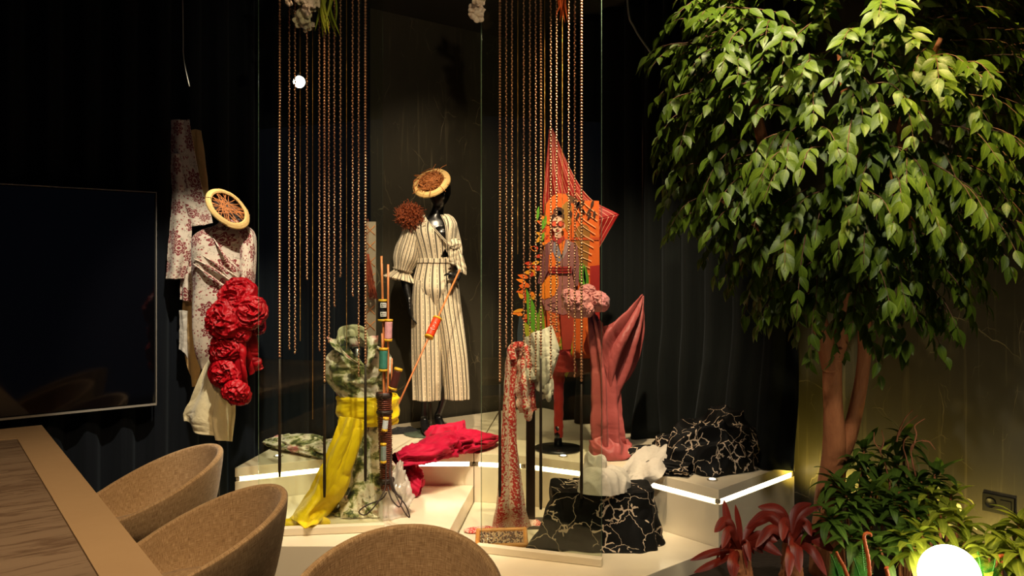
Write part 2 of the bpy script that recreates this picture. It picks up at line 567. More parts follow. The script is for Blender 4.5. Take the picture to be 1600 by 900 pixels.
def laminate(name, c1, c2, rough):
    m = Mt(name, rough, 0, 0.5)
    v = m.vec('Object', (1, 1, 1))
    f = m.noise(v, 3.0, 6, 0.6, 0.8)
    m.col(m.mix(f, lin(c1), lin(c2)))
    m.inp('Roughness', m.noise(v, 22, 3) * 0.10 + (rough - 0.05))
    m.bump(m.noise(v, 220, 2), 0.06, 0.001)
    return m.m
M['plinth'] = laminate('cream_laminate', (214, 200, 170), (228, 216, 190), 0.24)
M['led'] = emit('warm_led_diffuser', (1.0, 0.86, 0.58), 7.0)
M['led_cap'] = plain('led_end_cap', (150, 140, 120), 0.4)
M['puck'] = emit('puck_light_lens', (1.0, 0.95, 0.85), 3.0)

def glass():
    m = bpy.data.materials.new('clear_glass'); m.use_nodes = True
    nt = m.node_tree; nt.nodes.clear()
    out = nt.nodes.new('ShaderNodeOutputMaterial')
    tr = nt.nodes.new('ShaderNodeBsdfTransparent'); tr.inputs[0].default_value = (0.94, 0.97, 0.91, 1)
    gl = nt.nodes.new('ShaderNodeBsdfGlossy'); gl.inputs['Roughness'].default_value = 0.0
    ge = nt.nodes.new('ShaderNodeNewGeometry'); dt = nt.nodes.new('ShaderNodeVectorMath'); dt.operation = 'DOT_PRODUCT'
    nt.links.new(ge.outputs['Incoming'], dt.inputs[0]); nt.links.new(ge.outputs['Normal'], dt.inputs[1])
    fr = (1.0 - Sk(nt, dt.outputs['Value']).abs()).pow(5.0) * 0.96 + 0.04      # Schlick reflectance of glass
    mx = nt.nodes.new('ShaderNodeMixShader')
    nt.links.new(fr.so, mx.inputs[0]); nt.links.new(tr.outputs[0], mx.inputs[1]); nt.links.new(gl.outputs[0], mx.inputs[2])
    nt.links.new(mx.outputs[0], out.inputs[0])
    return m
M['glass'] = glass()
M['glass_edge'] = plain('ground_glass_edge', (120, 150, 125), 0.25)

# --- cloth
M['white_cloth'] = weave('white_cotton', (192, 184, 170), 0.8)
M['ivory_cloth'] = weave('ivory_satin', (222, 208, 166), 0.55)
M['beige_cloth'] = weave('beige_lining', (196, 160, 104), 0.8)
M['red_satin'] = weave('crimson_satin', (138, 2, 14), 0.5, 0.22, 0.0, spec=0.22, bump=0.1)
M['yellow_cloth'] = weave('yellow_taffeta', (238, 204, 14), 0.5, 0.06, 0.1, spec=0.3)
M['pink_cloth'] = weave('hot_pink_cloth', (176, 6, 50), 0.65, 0.12, 0.05)
M['rose_cloth'] = weave('dusty_rose_satin', (156, 74, 72), 0.5, 0.14, 0.05, spec=0.35)
M['rose_pale'] = weave('pale_rose_satin', (190, 124, 126), 0.5, 0.10, 0.1, spec=0.35)
M['wrap_red'] = weave('brick_red_wrap', (158, 42, 34), 0.6)
M['black_cloth'] = weave('black_cloth', (16, 16, 17), 0.7)

def floral():
    m = Mt('cream_floral_print', 0.75, 0, 0.2, 0.15)
    v = m.vec('UV'); out = None
    def flower(scale, rad, lw, rnd):
        n = m.vor(v, scale, 'F1', rnd, '2D')
        px, py, _ = m.xyz(n.outputs['Position']); x, y, _ = m.xyz(v)
        dx, dy = x - px, y - py          # metres from the flower's centre
        r = (dx * dx + dy * dy).sqrt(); th = dy.atan2(dx)
        R = (th * 8).cos() * 0.16 + 0.84
        q = r / (R * rad)
        ring = (q - 0.92).abs().lt(lw); inner = (q - 0.55).abs().lt(lw * 1.1); core = q.lt(0.24)
        ray = (((th * 8).cos()).gt(0.80) * q.lt(0.9) * q.gt(0.3))
        return ring.max(inner).max(core).max(ray * 0.9), q.lt(1.12)
    f, cover = flower(8.6, 0.044, 0.12, 0.7)
    sp = m.noise(m.warp(v, 30, 0.01), 52, 2, 0.5, 1.4)
    sprig = (sp - 0.5).abs().lt(0.030) * m.noise(v, 26, 2).gt(0.53) * (1.0 - cover)
    leaf = m.vor(v, 46, 'F1', 1.0, '2D'); bud = Sk(m.nt, leaf.outputs[0]).lt(0.20) * m.noise(v, 15, 2).gt(0.47) * (1.0 - cover)
    c = m.mix(m.noise(v, 6, 3), lin((196, 180, 160)), lin((212, 198, 180)))
    c = m.mix(sprig * 0.6, c, lin((92, 84, 62)))
    c = m.mix(bud * 0.9, c, lin((138, 44, 52)))
    c = m.mix(f * 0.95, c, lin((116, 18, 34)))
    m.col(c); m.bump(m.noise(v, 160, 3), 0.2, 0.002)
    return m.m
M['floral'] = floral()

def stripes():
    m = Mt('cream_striped_cotton', 0.8, 0, 0.2, 0.15)
    v = m.vec('UV'); x, y, _ = m.xyz(v)
    xx = x + (m.noise(v, 5, 2) - 0.5) * 0.006
    a = (xx * 33.0).fract(); b = (xx * 33.0 + 0.27).fract()
    dash = (y * 190.0 + (xx * 33.0).sin()).sin().gt(-0.75)
    s = a.lt(0.24).max(b.lt(0.07) * dash)
    c = m.mix(m.noise(v, 12, 3), lin((214, 200, 170)), lin((226, 214, 188)))
    m.col(m.mix(s * 0.9, c, lin((46, 42, 40)))); m.bump(m.noise(v, 200, 2), 0.2, 0.002)
    return m.m
M['stripe'] = stripes()

def watercolour():
    m = Mt('green_watercolour_print', 0.55, 0, 0.35, 0.2)
    v = m.vec('UV'); w = m.warp(v, 9, 0.09, 3)
    f = m.noise(w, 14, 5, 0.62)
    c = m.ramp(f, [(0.34, lin((26, 30, 16))), (0.42, lin((86, 94, 40))), (0.47, lin((158, 154, 106))), (0.52, lin((222, 212, 190))), (0.62, lin((214, 196, 178))), (0.72, lin((104, 108, 52)))])
    pk = m.noise(w, 8, 3).step(0.60, 0.68); c = m.mix(pk * 0.8, c, lin((206, 92, 106)))
    dk = m.noise(m.vec('UV', (1.3, 0.8, 1)), 20, 4).step(0.60, 0.66); c = m.mix(dk * 0.8, c, lin((28, 30, 22)))
    m.col(c); m.bump(m.noise(v, 160, 3), 0.2, 0.002)
    return m.m
M['water'] = watercolour()

def lace():
    m = Mt('red_lace_print', 0.75, 0, 0.2, 0.1)
    v = m.vec('UV'); x, y, _ = m.xyz(v)
    wob = (m.noise(v, 7, 3) - 0.5) * 0.07
    band = (((x + wob) * 8.6).fract() - 0.5).abs().step(0.12, 0.36)       # 1 between the bands of blossom
    sp = m.noise(v, 92, 3, 0.6)
    k = (1.0 - band) * 0.13 + sp
    red = k.gt(0.575)
    c = m.mix(m.noise(v, 14, 3), lin((216, 176, 158)), lin((232, 208, 190)))
    m.col(m.mix(red * 0.95, c, lin((186, 20, 22)))); m.bump(m.noise(v, 150, 3), 0.25, 0.002)
    return m.m
M['lace'] = lace()

def black_print():
    m = Mt('black_branch_print', 0.7, 0, 0.15, 0.0)
    v = m.vec('UV'); w = m.warp(v, 8, 0.19, 4)
    e = Sk(m.nt, m.vor(w, 8.0, 'DISTANCE_TO_EDGE', 1.0, '2D').outputs[0])
    brk = m.noise(v, 9, 2).gt(0.39)
    line = e.lt(0.013) * brk
    e2 = Sk(m.nt, m.vor(m.warp(v, 22, 0.05, 3), 17, 'DISTANCE_TO_EDGE', 1.0, '2D').outputs[0])
    tuft = e2.lt(0.060) * m.noise(v, 5.2, 2).gt(0.55)
    p = line.max(tuft)
    m.col(m.mix(p, lin((9, 9, 9)), lin((190, 170, 148)))); m.bump(p * 0.6 + m.noise(v, 150, 2) * 0.4, 0.3, 0.003)
    return m.m
M['black_print'] = black_print()

# --- straw, wood, metal, plants
def straw():
    m = Mt('woven_straw', 0.6, 0, 0.35)
    v = m.vec('Object')
    f = m.noise(m.vec('Object', (40, 40, 160)), 3, 3)
    m.col(m.mix(f, lin((190, 146, 76)), lin((236, 206, 140)))); m.bump(f, 0.5, 0.003)
    return m.m
M['straw'] = straw()
M['twig'] = plain('dry_brown_twig', (170, 104, 52), 0.6, var=0.6, vs=70)
M['raffia'] = plain('rust_raffia', (138, 66, 32), 0.55, var=0.7, vs=70)
M['rod'] = plain('pale_bamboo_rod', (196, 118, 66), 0.45, var=0.15, vs=30)
M['copper'] = plain('copper_bead_metal', (206, 150, 122), 0.30, 0.8)
M['brass'] = plain('fine_brass_chain', (176, 130, 66), 0.3, 0.85)
M['tail'] = plain('dark_leather_and_chain_shade', (40, 24, 16), 0.6)  # also colours the shaded lower lengths of the chains
M['mannequin'] = plain('gloss_black_mannequin', (14, 14, 15), 0.28, spec=0.6)
M['black_metal'] = plain('black_lacquered_metal', (14, 13, 13), 0.25, spec=0.6)
M['grey_glass'] = plain('smoked_glass_disc', (74, 84, 70), 0.12, spec=0.7)
M['screen'] = plain('black_glossy_screen', (6, 6, 8), 0.06, spec=0.6)
M['bezel'] = plain('thin_grey_bezel', (136, 130, 120), 0.4, 0.0)
M['dark_post'] = plain('dark_stained_wood', (44, 30, 20), 0.5, var=0.25, vs=12)

def bark():
    m = Mt('brown_tree_bark', 0.75, 0, 0.25)
    v = m.vec('Object', (9, 9, 2.2)); f = m.noise(v, 3, 6, 0.65)
    m.col(m.mix(f, lin((104, 58, 32)), lin((180, 114, 70)))); m.bump(f + m.noise(m.vec(), 50, 4) * 0.4, 0.7, 0.01)
    return m.m
M['bark'] = bark()

def leaf_mat(name, c1, c2, rough=0.46, trans=0.25, vein=True, streak=False):
    m = Mt(name, rough, 0, 0.28)
    oi = m.nt.nodes.new('ShaderNodeObjectInfo')
    v = m.vec('UV'); x, y, _ = m.xyz(v)
    f = m.noise(m.vec('Object'), 9, 2) * 0.6 + Sk(m.nt, oi.outputs['Random']) * 0.4
    if streak: f = m.noise(m.vec('UV', (9, 1.5, 1)), 2.2, 4) * 1.5 - 0.3
    c = m.mix(f, lin(c1), lin(c2))
    if vein:
        rib = x.abs().lt(0.035)
        c = m.mix(rib * 0.25, c, tuple(min(1, q * 1.7) for q in lin(c2)[:3]) + (1,))
    m.col(c)
    side = ((y * 34.0 - x.abs() * 18.0).sin())
    m.bump(side, 0.08, 0.001)
    tl = m.nt.nodes.new('ShaderNodeBsdfTranslucent'); m.nt.links.new(c, tl.inputs[0])
    mx = m.nt.nodes.new('ShaderNodeMixShader'); mx.inputs[0].default_value = trans
    out = m.nt.nodes['Material Output']
    m.nt.links.new(m.b.outputs[0], mx.inputs[1]); m.nt.links.new(tl.outputs[0], mx.inputs[2]); m.nt.links.new(mx.outputs[0], out.inputs[0])
    return m.m
M['twig_brown'] = plain('thin_brown_twig', (84, 54, 34), .7, var=.2)
M['leaf'] = leaf_mat('ficus_leaf', (44, 70, 12), (98, 114, 28))
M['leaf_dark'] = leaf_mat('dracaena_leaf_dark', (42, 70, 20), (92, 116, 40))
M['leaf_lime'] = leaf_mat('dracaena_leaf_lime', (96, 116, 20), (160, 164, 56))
M['leaf_red'] = leaf_mat('cordyline_leaf_red', (66, 15, 11), (142, 46, 30), 0.42, 0.15, streak=True)
M['fern'] = leaf_mat('fern_green', (36, 92, 22), (72, 138, 44))
M['fern_rust'] = plain('fern_crozier_rust', (170, 78, 26), 0.6, var=0.2, vs=50)
M['soil'] = plain('dark_bark_soil', (40, 27, 17), 0.9, var=0.5, vs=40, bump=1.0, bs=50)
M['stone_tan'] = plain('tan_pebble', (132, 96, 62), 0.8, var=0.25, vs=20, bump=0.5)

# --- furniture
def linen():
    m = Mt('tan_linen_upholstery', 0.85, 0, 0.15, 0.2)
    v = m.vec('UV')
    a = m.noise(m.vec('UV', (30, 420, 1)), 1.0, 3); b = m.noise(m.vec('UV', (420, 30, 1)), 1.0, 3)
    f = (a + b) * 0.5
    m.col(m.ramp(f, [(0.34, lin((124, 98, 68))), (0.5, lin((172, 142, 104))), (0.64, lin((204, 176, 138)))])); m.bump(f, 0.5, 0.003)
    return m.m
M['linen'] = linen()
M['table_top'] = laminate('beige_table_laminate', (170, 142, 108), (182, 154, 118), 0.35)
def inset():
    m = Mt('veined_marble_inset', 0.3, 0, 0.5)
    g = m.nt.nodes.new('ShaderNodeMapping'); m.nt.links.new(m._tc.outputs['Object'], g.inputs[0])
    g.inputs['Rotation'].default_value = (0, 0, -0.61)
    g2 = m.nt.nodes.new('ShaderNodeMapping'); m.nt.links.new(g.outputs[0], g2.inputs[0]); g2.inputs['Scale'].default_value = (1.1, 9.0, 1)
    v = g2.outputs[0]
    w = m.warp(v, 1.6, 0.9, 4)
    n = m.noise(w, 1.7, 6, 0.62)
    vein = (n - 0.5).abs().step(0.045, 0.0)
    c = m.mix(m.noise(w, 0.9, 4), lin((116, 98, 82)), lin((154, 134, 112)))
    m.col(m.mix(vein * 0.7, c, lin((78, 56, 42))))
    return m.m
M['inset'] = inset()
M['globe'] = emit('frosted_globe', (1.0, 0.90, 0.66), 14.0)
M['bulb'] = emit('reflected_lamp_glow', (1.0, 0.97, 0.92), 9.0)
M['white_petal'] = plain('white_silk_petal', (224, 205, 180), 0.7)
M['socket'] = plain('black_socket_plastic', (9, 9, 9), 0.5, spec=.2)
# ---------------------------------------------------------------- room shell
CEIL = 3.36
K = np.array([0.165, 6.32, 0.0])                      # back corner of the room
def wallbox(p0, p1, nrm, th, z0, z1):
    p0, p1, nrm = np.asarray(p0), np.asarray(p1), np.asarray(nrm)
    return [p0, p1, p1 + nrm * th, p0 + nrm * th], z0, z1
def struct(name, mb, m, **k):
    o = obj(name, mb, m, smooth=False, **k); o['kind'] = 'structure'; return o

poly, a, b = wallbox(K + U * 0.1, K - U * 7.0, -W, 0.10, 0, CEIL); struct('wall_back', MB().prism([p[:2] for p in poly], a, b), M['stone'])
poly, a, b = wallbox(K, K + W * 6.2, U, 0.10, 0, CEIL); struct('wall_right', MB().prism([p[:2] for p in poly], a, b), M['stone'])
fl = [K + U * 0.1 - W * 0.1, K + U * 0.1 + W * 6.2, K + U * 0.1 + W * 6.2 - U * 7.1, K - U * 7.0 - W * 0.1]
struct('floor', MB().prism([p[:2] for p in fl], -0.1, 0.0), M['floor'])
struct('ceiling', MB().prism([p[:2] for p in fl], CEIL, CEIL + 0.1), M['ceiling'])

# ---------------------------------------------------------------- curtains
def curtain(name, A, B, nrm, z0f, z1, amp, wl, seed, m, label, flare=None):
    A, B, nrm = np.asarray(A, float), np.asarray(B, float), np.asarray(nrm, float)
    L = np.linalg.norm(B - A); nu = int(L / 0.012); nv = 40
    s = np.linspace(0, L, nu); t = np.linspace(0, 1, nv)
    S, T = np.meshgrid(s, t)
    ph = S / wl * 2 * PI + 3.2 * noise3(np.stack([S * 1.6, T * 0.4, 0 * S], -1), seed) + 0.5 * noise3(np.stack([S * 3, T * 2.0, 0 * S], -1), seed + 1)
    f = np.sin(ph + 0.35 * np.sin(2 * ph + S))
    am = amp * (0.75 + 0.5 * noise3(np.stack([S * 2, 0 * S, 0 * S + 4], -1), seed + 2)) * (0.8 + 0.35 * T)
    off = f * am
    z0 = z0f(s)[None, :]
    Z = z1 + (z0 - z1) * T
    along = 0 * S
    if flare is not None:
        da, do = flare(S / L, T, seed); along, off = along + da, off + do
    G = A + (S + along)[..., None] * ((B - A) / L) + off[..., None] * nrm
    G[..., 2] = Z
    o = obj(name, MB().grid(G, uv=np.stack([S, T * 3], -1)), m, solid=0.004)
    tag(o, label, 'curtain')
    return o
o_ = K + W * 0.13
curtain('curtain', o_ - U * 1.50, o_ - U * 6.4, W, lambda s: np.where(s < 0.66, 0.508, 0.02), 3.35, 0.045, 0.17, 5, M['curtain_navy'],
        'dark navy pleated curtain hanging behind the wall television and the floral dress')
def flare(u, t, seed):
    e = sm((t - 0.72) / 0.28)
    nz = noise3(np.stack([u * 14, t * 4, 0 * u], -1), seed + 9)
    return sm((u - 0.8) / 0.2) * e * 0.06, e * (0.02 + 0.14 * nz) * (0.5 + u) + 0.0
k_ = K - U * 0.15
curtain('curtain', k_ + W * 0.60, k_ + W * 2.43, -U, lambda s: 0.506 + 0 * s, 3.35, 0.040, 0.19, 8, M['curtain_black'],
        'black pleated curtain behind the dusty rose drape and left of the tree', flare)

# ---------------------------------------------------------------- display platform
ZU, ZL, ZR = 0.50, 0.314, 0.217                       # upper level, lower left level, lower right level
A_ = PZ(367, 731, ZU); C_ = np.array([-0.221, 4.66, 0]); B_ = np.array([-0.776, 4.66, 0]); Mm = np.array([0.074, 4.60, 0])
N_ = np.array([0.44, 4.405, 0]); R_ = np.array([0.64, 4.32, 0]); Q_ = np.array([1.011, 3.894, 0]); S_ = K + W * 2.40 - U * 0.02
S_ = np.array([1.575, 4.440, 0])
e1 = K - U * 2.02 + W * 0.01; e0 = K - U * 0.02 + W * 0.01
e0c = K + W * 0.16 - U * 0.02
def inset_poly(poly, q):                              # shrink each vertex toward the middle a little, for the LED groove
    c = np.mean(poly, axis=0); r = []
    for p in poly:
        dv = c - p; r.append(p + dv / np.linalg.norm(dv) * q)
    return r
def platform(name, label, poly, z0, z1, led_edges, parts_cat='platform'):
    poly = [np.array([p[0], p[1], 0.0]) for p in poly]
    c = np.mean(poly, axis=0)
    t = thing(name, label, parts_cat, (c[0], c[1], z0))
    if led_edges:
        obj('plinth_body', MB().prism(poly, z0, z1 - 0.076), M['plinth'], t, smooth=False, bevel=0.002)
        obj('groove', MB().prism(inset_poly(poly, 0.035), z1 - 0.076, z1 - 0.05), M['plinth'], t, smooth=False)
        obj('top_slab', MB().prism(poly, z1 - 0.05, z1), M['plinth'], t, smooth=False, bevel=0.002)
        for i in led_edges:
            p, q = poly[i], poly[(i + 1) % len(poly)]
            d = (q - p) / np.linalg.norm(q - p); nrm = np.array([d[1], -d[0], 0])
            if nrm.dot(c - p) > 0: nrm = -nrm
            L = np.linalg.norm(q - p)
            m_ = (p + q) / 2 - nrm * 0.012
            m_[2] = z1 - 0.063
            ls_ = obj('led_strip', MB().box(m_, L - 0.05, 0.014, 0.017, d, nrm), M['led'], t, smooth=False, label='glowing warm white strip light under the top slab')
            for sgn in (-1, 1):
                obj('strip_cap', MB().box(m_ + d * sgn * (L / 2 - 0.016), 0.018, 0.016, 0.02, d, nrm), M['led_cap'], ls_, smooth=False)
    else:
        obj('plinth_body', MB().prism(poly, z0, z1), M['plinth'], t, smooth=False, bevel=0.003)
    return t
platform('display_platform', 'upper left cream platform unit with lit strip, under the striped mannequin',
         [A_, B_, C_ - [0.004, 0, 0], np.array([-0.1, 6.05, 0]), e1], 0, ZU, (0, 1))
platform('display_platform', 'upper right cream platform unit with lit strip, its square corner beside the red plant',
         [C_, Mm, N_, R_, Q_, S_, K + W * 1.5 - U * 0.02, e0c, np.array([-0.09, 6.06, 0])], 0, ZU, (0, 1, 2, 4, 3))
fL = 3.637
LL = [np.array([-1.42, fL + 0.36, 0]), np.array([-1.18, fL, 0]), np.array([-0.325, fL, 0]), C_ - [0.004, 0.003, 0], B_ - [0, 0.003, 0], A_ + [0.004, -0.004, 0]]
platform('display_platform', 'lower left cream platform unit under the floral blouse form and yellow sash', LL, 0, ZL, ())
RR_ = [np.array([-0.321, fL, 0]), np.array([-0.321, 3.30, 0]), np.array([0.30, 3.28, 0]), PZ(1008, 900, ZR), Q_ + [-0.004, -0.004, 0], R_ - [0, 0.004, 0], N_ - [0, 0.004, 0], Mm - [0, 0.004, 0], C_ - [0, 0.004, 0]]
platform('display_platform', 'low right cream platform unit under the lace scarf and black printed cube', RR_, 0, ZR, ())
for (px, py, lab) in ((435, 713, 'small round recessed spotlight glowing on platform beside floral cloth'), (880, 713, 'small round recessed spotlight glowing beside standee base'),
                      (1113, 750, 'small round recessed spotlight glowing on platform corner by black cloth heap')):
    p = PZ(px, py, ZU)
    t = thing('recessed_spotlight', lab, 'spotlight', p)
    obj('ring', MB().lathe(p, [(0.017, 0.0005), (0.027, 0.0005), (0.027, 0.004), (0.017, 0.005)], 20), M['led_cap'], t)
    obj('lens', MB().lathe(p, [(0.0165, 0.0), (0.0165, 0.0066)], 20), M['puck'], t)

# ---------------------------------------------------------------- glass panels standing in floor rails
def glass_panel(x0, x1, y0, y1, zb, ztop, label):
    a, b = PZ(x0, y0, zb), PZ(x1, y1, zb)
    d = (b - a); d[2] = 0; L = np.linalg.norm(d); d /= L; nrm = np.array([d[1], -d[0], 0])
    c = (a + b) / 2
    t = thing('glass_panel', label, 'glass panel', (c[0], c[1], zb))
    pane = MB(); zc = (zb + 0.008 + ztop) / 2; h = ztop - zb - 0.008
    mid = np.array([c[0], c[1], zc])
    vs = MB().box(mid, L, 0.010, h, d, nrm)
    pane.add(vs.allv(), vs.f); pane.mi = [1 if k in (0, 1, 4, 5) else 0 for k in range(6)]
    obj('pane', pane, [M['glass'], M['glass_edge']], t, smooth=False)
    obj('floor_rail', MB().box(np.array([c[0], c[1], zb + 0.019]) + nrm * 0.034, L + 0.02, 0.040, 0.036, d, nrm), M['plinth'], t, smooth=False, bevel=0.003)
    return t, a, b, d, nrm
glass_panel(404, 598, 834, 826, ZL, CEIL - 0.003, 'tall clear glass panel left of the striped mannequin, in front of the yellow sash')
glass_panel(752, 940, 858, 880, ZR, CEIL - 0.003, 'tall clear glass panel on the right, in front of the lace scarf')

# ---------------------------------------------------------------- television on the curtain wall
tvr = np.array([0.205, 6.076, 0]) - 2.753 * U + W * 0.02
tvc = tvr - U * 1.085
t = thing('television', 'huge black flat television on the wall above the table', 'television', (tvc[0], tvc[1], 0.84))
obj('screen', MB().box(tvc + [0, 0, 1.42], 2.15, 0.020, 1.14, U, W), M['screen'], t, smooth=False)
fr = MB()
for sx, sz, L, H in ((0, -0.581, 2.17, 0.010), (0, 0.578, 2.17, 0.004), (-1.084, 0, 0.004, 1.162), (1.084, 0, 0.004, 1.162)):
    fr.box(tvc + U * sx + W * 0.004 + [0, 0, 1.42 + sz], L, 0.026, H, U, W)
obj('bezel', fr, M['bezel'], t, smooth=False, label='thin metallic frame')
obj('wall_bracket', MB().box(tvc - W * 0.115 + [0, 0, 1.42], 0.6, 0.21, 0.4, U, W), M['black_metal'], t, smooth=False)

# ---------------------------------------------------------------- table with marble inset
TZ = 0.80
E0 = PZ(255, 900, TZ); E1 = PZ(65, 664, TZ)
tv = (E1 - E0); tl = np.linalg.norm(tv); tv = tv / tl; tu = np.array([-tv[1], tv[0], 0])   # tu points left, away from the chairs
E0 = E0 - tv * 0.95; tl = np.linalg.norm(E1 - E0)
def tq(a, b):   # a along the right edge from the near end, b to the left
    return E0 + tv * a + tu * b
TW = 1.30
t = thing('table', 'long beige table with veined marble inset, in the lower left foreground', 'table', tuple(tq(tl / 2, TW / 2)[:2]) + (0,))
mg = 0.165
fm = 0.13; em = 0.29
frame = MB()
for a0, a1, b0, b1 in ((0, tl, 0, fm), (0, tl, TW - fm, TW), (0, em, fm, TW - fm), (tl - em, tl, fm, TW - fm)):
    frame.prism([tq(a0, b0)[:2], tq(a1, b0)[:2], tq(a1, b1)[:2], tq(a0, b1)[:2]][::-1], TZ - 0.045, TZ)
obj('table_top', frame, M['table_top'], t, smooth=False)
g = 0.003
obj('marble_inset', MB().prism([tq(em + g, fm + g)[:2], tq(tl - em - g, fm + g)[:2], tq(tl - em - g, TW - fm - g)[:2], tq(em + g, TW - fm - g)[:2]][::-1], TZ - 0.035, TZ - 0.002), M['inset'], t, smooth=False, label='brown veined marble slab')
for a0 in (0.45, tl - 0.6):
    obj('leg', MB().prism([tq(a0, 0.35)[:2], tq(a0 + 0.12, 0.35)[:2], tq(a0 + 0.12, TW - 0.35)[:2], tq(a0, TW - 0.35)[:2]][::-1], 0, TZ - 0.045), M['table_top'], t, smooth=False)

# ---------------------------------------------------------------- tub chairs
def tub_chair(cx, cy, yaw, label, R=0.305, zt=0.775, lo=0.56):
    """yaw: direction the back is on"""
    t = thing('tub_chair', label, 'chair', (cx, cy, 0), 'linen tub chairs along the table')
    c = np.array([cx, cy, 0])
    n = 72; span = math.radians(128)
    th = np.linspace(-span, span, n)
    rim = lo + (zt - lo) * (0.5 + 0.5 * np.cos(th / span * PI)) ** 0.62
    pr = []
    # cross-section from the outside bottom, over the rim, down the inside
    prof = [(0.80, 0.40, 0), (0.90, 0.47, 0), (0.97, None, 0.50), (1.0, None, 0.80), (1.005, None, 0.95), (0.995, None, 0.985), (0.965, None, 1.0), (0.93, None, 0.988), (0.915, None, 0.95), (0.90, None, 0.8), (0.84, None, 0.35), (0.76, 0.445, 0)]
    rows = []
    for rr, z, f in prof:
        zz = np.full(n, z) if z is not None else 0.42 + (rim - 0.42) * f
        rad = R * (rr + 0.06 * (zz - 0.45) / 0.3)
        rows.append(np.stack([cx + rad * np.cos(th + yaw), cy + rad * np.sin(th + yaw) , zz], -1))
    G = crom(np.array(rows), 46)
    L = np.concatenate([[0], np.cumsum(np.linalg.norm(np.diff(G[:, n // 2], axis=0), axis=1))])
    uv = np.stack(np.broadcast_arrays((th * R)[None, :], L[:, None]), -1)
    mb = MB().grid(G, uv=uv)
    for k in (0, n - 1):                               # closed front edges of the arms
        mb.add(G[:, k], [tuple(range(len(G)))])
    obj('shell', mb, M['linen'], t)
    seat = []
    for r, z in ((0.02, 0.475), (0.5, 0.475), (0.68, 0.465), (0.73, 0.44), (0.73, 0.385), (0.66, 0.36), (0.02, 0.36)):
        q = np.linspace(0, 2 * PI, 49)
        seat.append(np.stack([cx + R * r * np.cos(q), cy + R * r * np.sin(q), 0 * q + z], -1))
    Gs = np.array(seat); obj('seat', MB().grid(Gs, uv=(Gs[..., :2] - c[:2])), M['linen'], t)
    for k in range(4):
        q = yaw + PI / 4 + k * PI / 2
        a = c + [0.15 * math.cos(q), 0.15 * math.sin(q), 0.37]; b = c + [0.25 * math.cos(q), 0.25 * math.sin(q), 0]
        obj('leg', MB().tube([a, b], [0.016, 0.010], 10), M['black_metal'], t)
    return t
YU = math.atan2(U[1], U[0])
tub_chair(-1.60, 3.46, YU - 0.10, 'farthest tan linen tub chair, by the table corner under the white skirt')
tub_chair(-1.12, 2.78, YU - 0.18, 'middle tan linen tub chair pushed against the table')
tub_chair(-0.335, 2.20, PI / 2 - 0.12, 'nearest tan linen tub chair, only its rounded back showing at the bottom')
# ---------------------------------------------------------------- striped mannequin
MD = 5.22
def head_geo(c, yaw, pitch, roll, s=1.0, n=56, m=40):
    th = np.arange(n) * 2 * PI / n; ph = np.linspace(-PI / 2 + 0.03, PI / 2 - 0.03, m)
    TH, PH = np.meshgrid(th, ph)
    dx, dy, dz = np.cos(PH) * np.sin(TH), -np.cos(PH) * np.cos(TH), np.sin(PH)      # dy<0 is the face
    x, y, z = dx * 0.072, dy * 0.095, dz * 0.115
    jaw = np.clip(-dz, 0, 1)
    x = x * (1 - 0.36 * jaw ** 1.3)
    y = np.where(dy > 0, y * (1 - 0.35 * jaw), y * (1 - 0.10 * jaw))
    f = np.clip(-dy, 0, 1) ** 2
    nose = np.exp(-(x / 0.011) ** 2) * np.where(z > -0.035, np.exp(-((z + 0.028) / 0.030) ** 2), np.exp(-((z + 0.035) / 0.008) ** 2))
    y = y - 0.022 * nose * f
    for sx in (-1, 1):
        y = y + 0.010 * np.exp(-((x - sx * 0.030) / 0.015) ** 2 - ((z - 0.006) / 0.010) ** 2) * f
        y = y - 0.005 * np.exp(-((x - sx * 0.030) / 0.009) ** 2 - ((z - 0.003) / 0.006) ** 2) * f
        y = y - 0.006 * np.exp(-((x - sx * 0.028) / 0.018) ** 2 - ((z - 0.022) / 0.006) ** 2) * f
    y = y - 0.007 * np.exp(-(x / 0.019) ** 2) * (np.exp(-((z + 0.058) / 0.0045) ** 2) + np.exp(-((z + 0.068) / 0.005) ** 2)) * f
    y = y - 0.006 * np.exp(-(x / 0.02) ** 2 - ((z + 0.098) / 0.014) ** 2) * f
    v = np.stack([x, y, z], -1) * s
    R = Matrix.Rotation(yaw, 3, 'Z') @ Matrix.Rotation(pitch, 3, 'X') @ Matrix.Rotation(roll, 3, 'Y')
    return np.einsum('ij,abj->abi', np.array(R), v) + np.asarray(c)

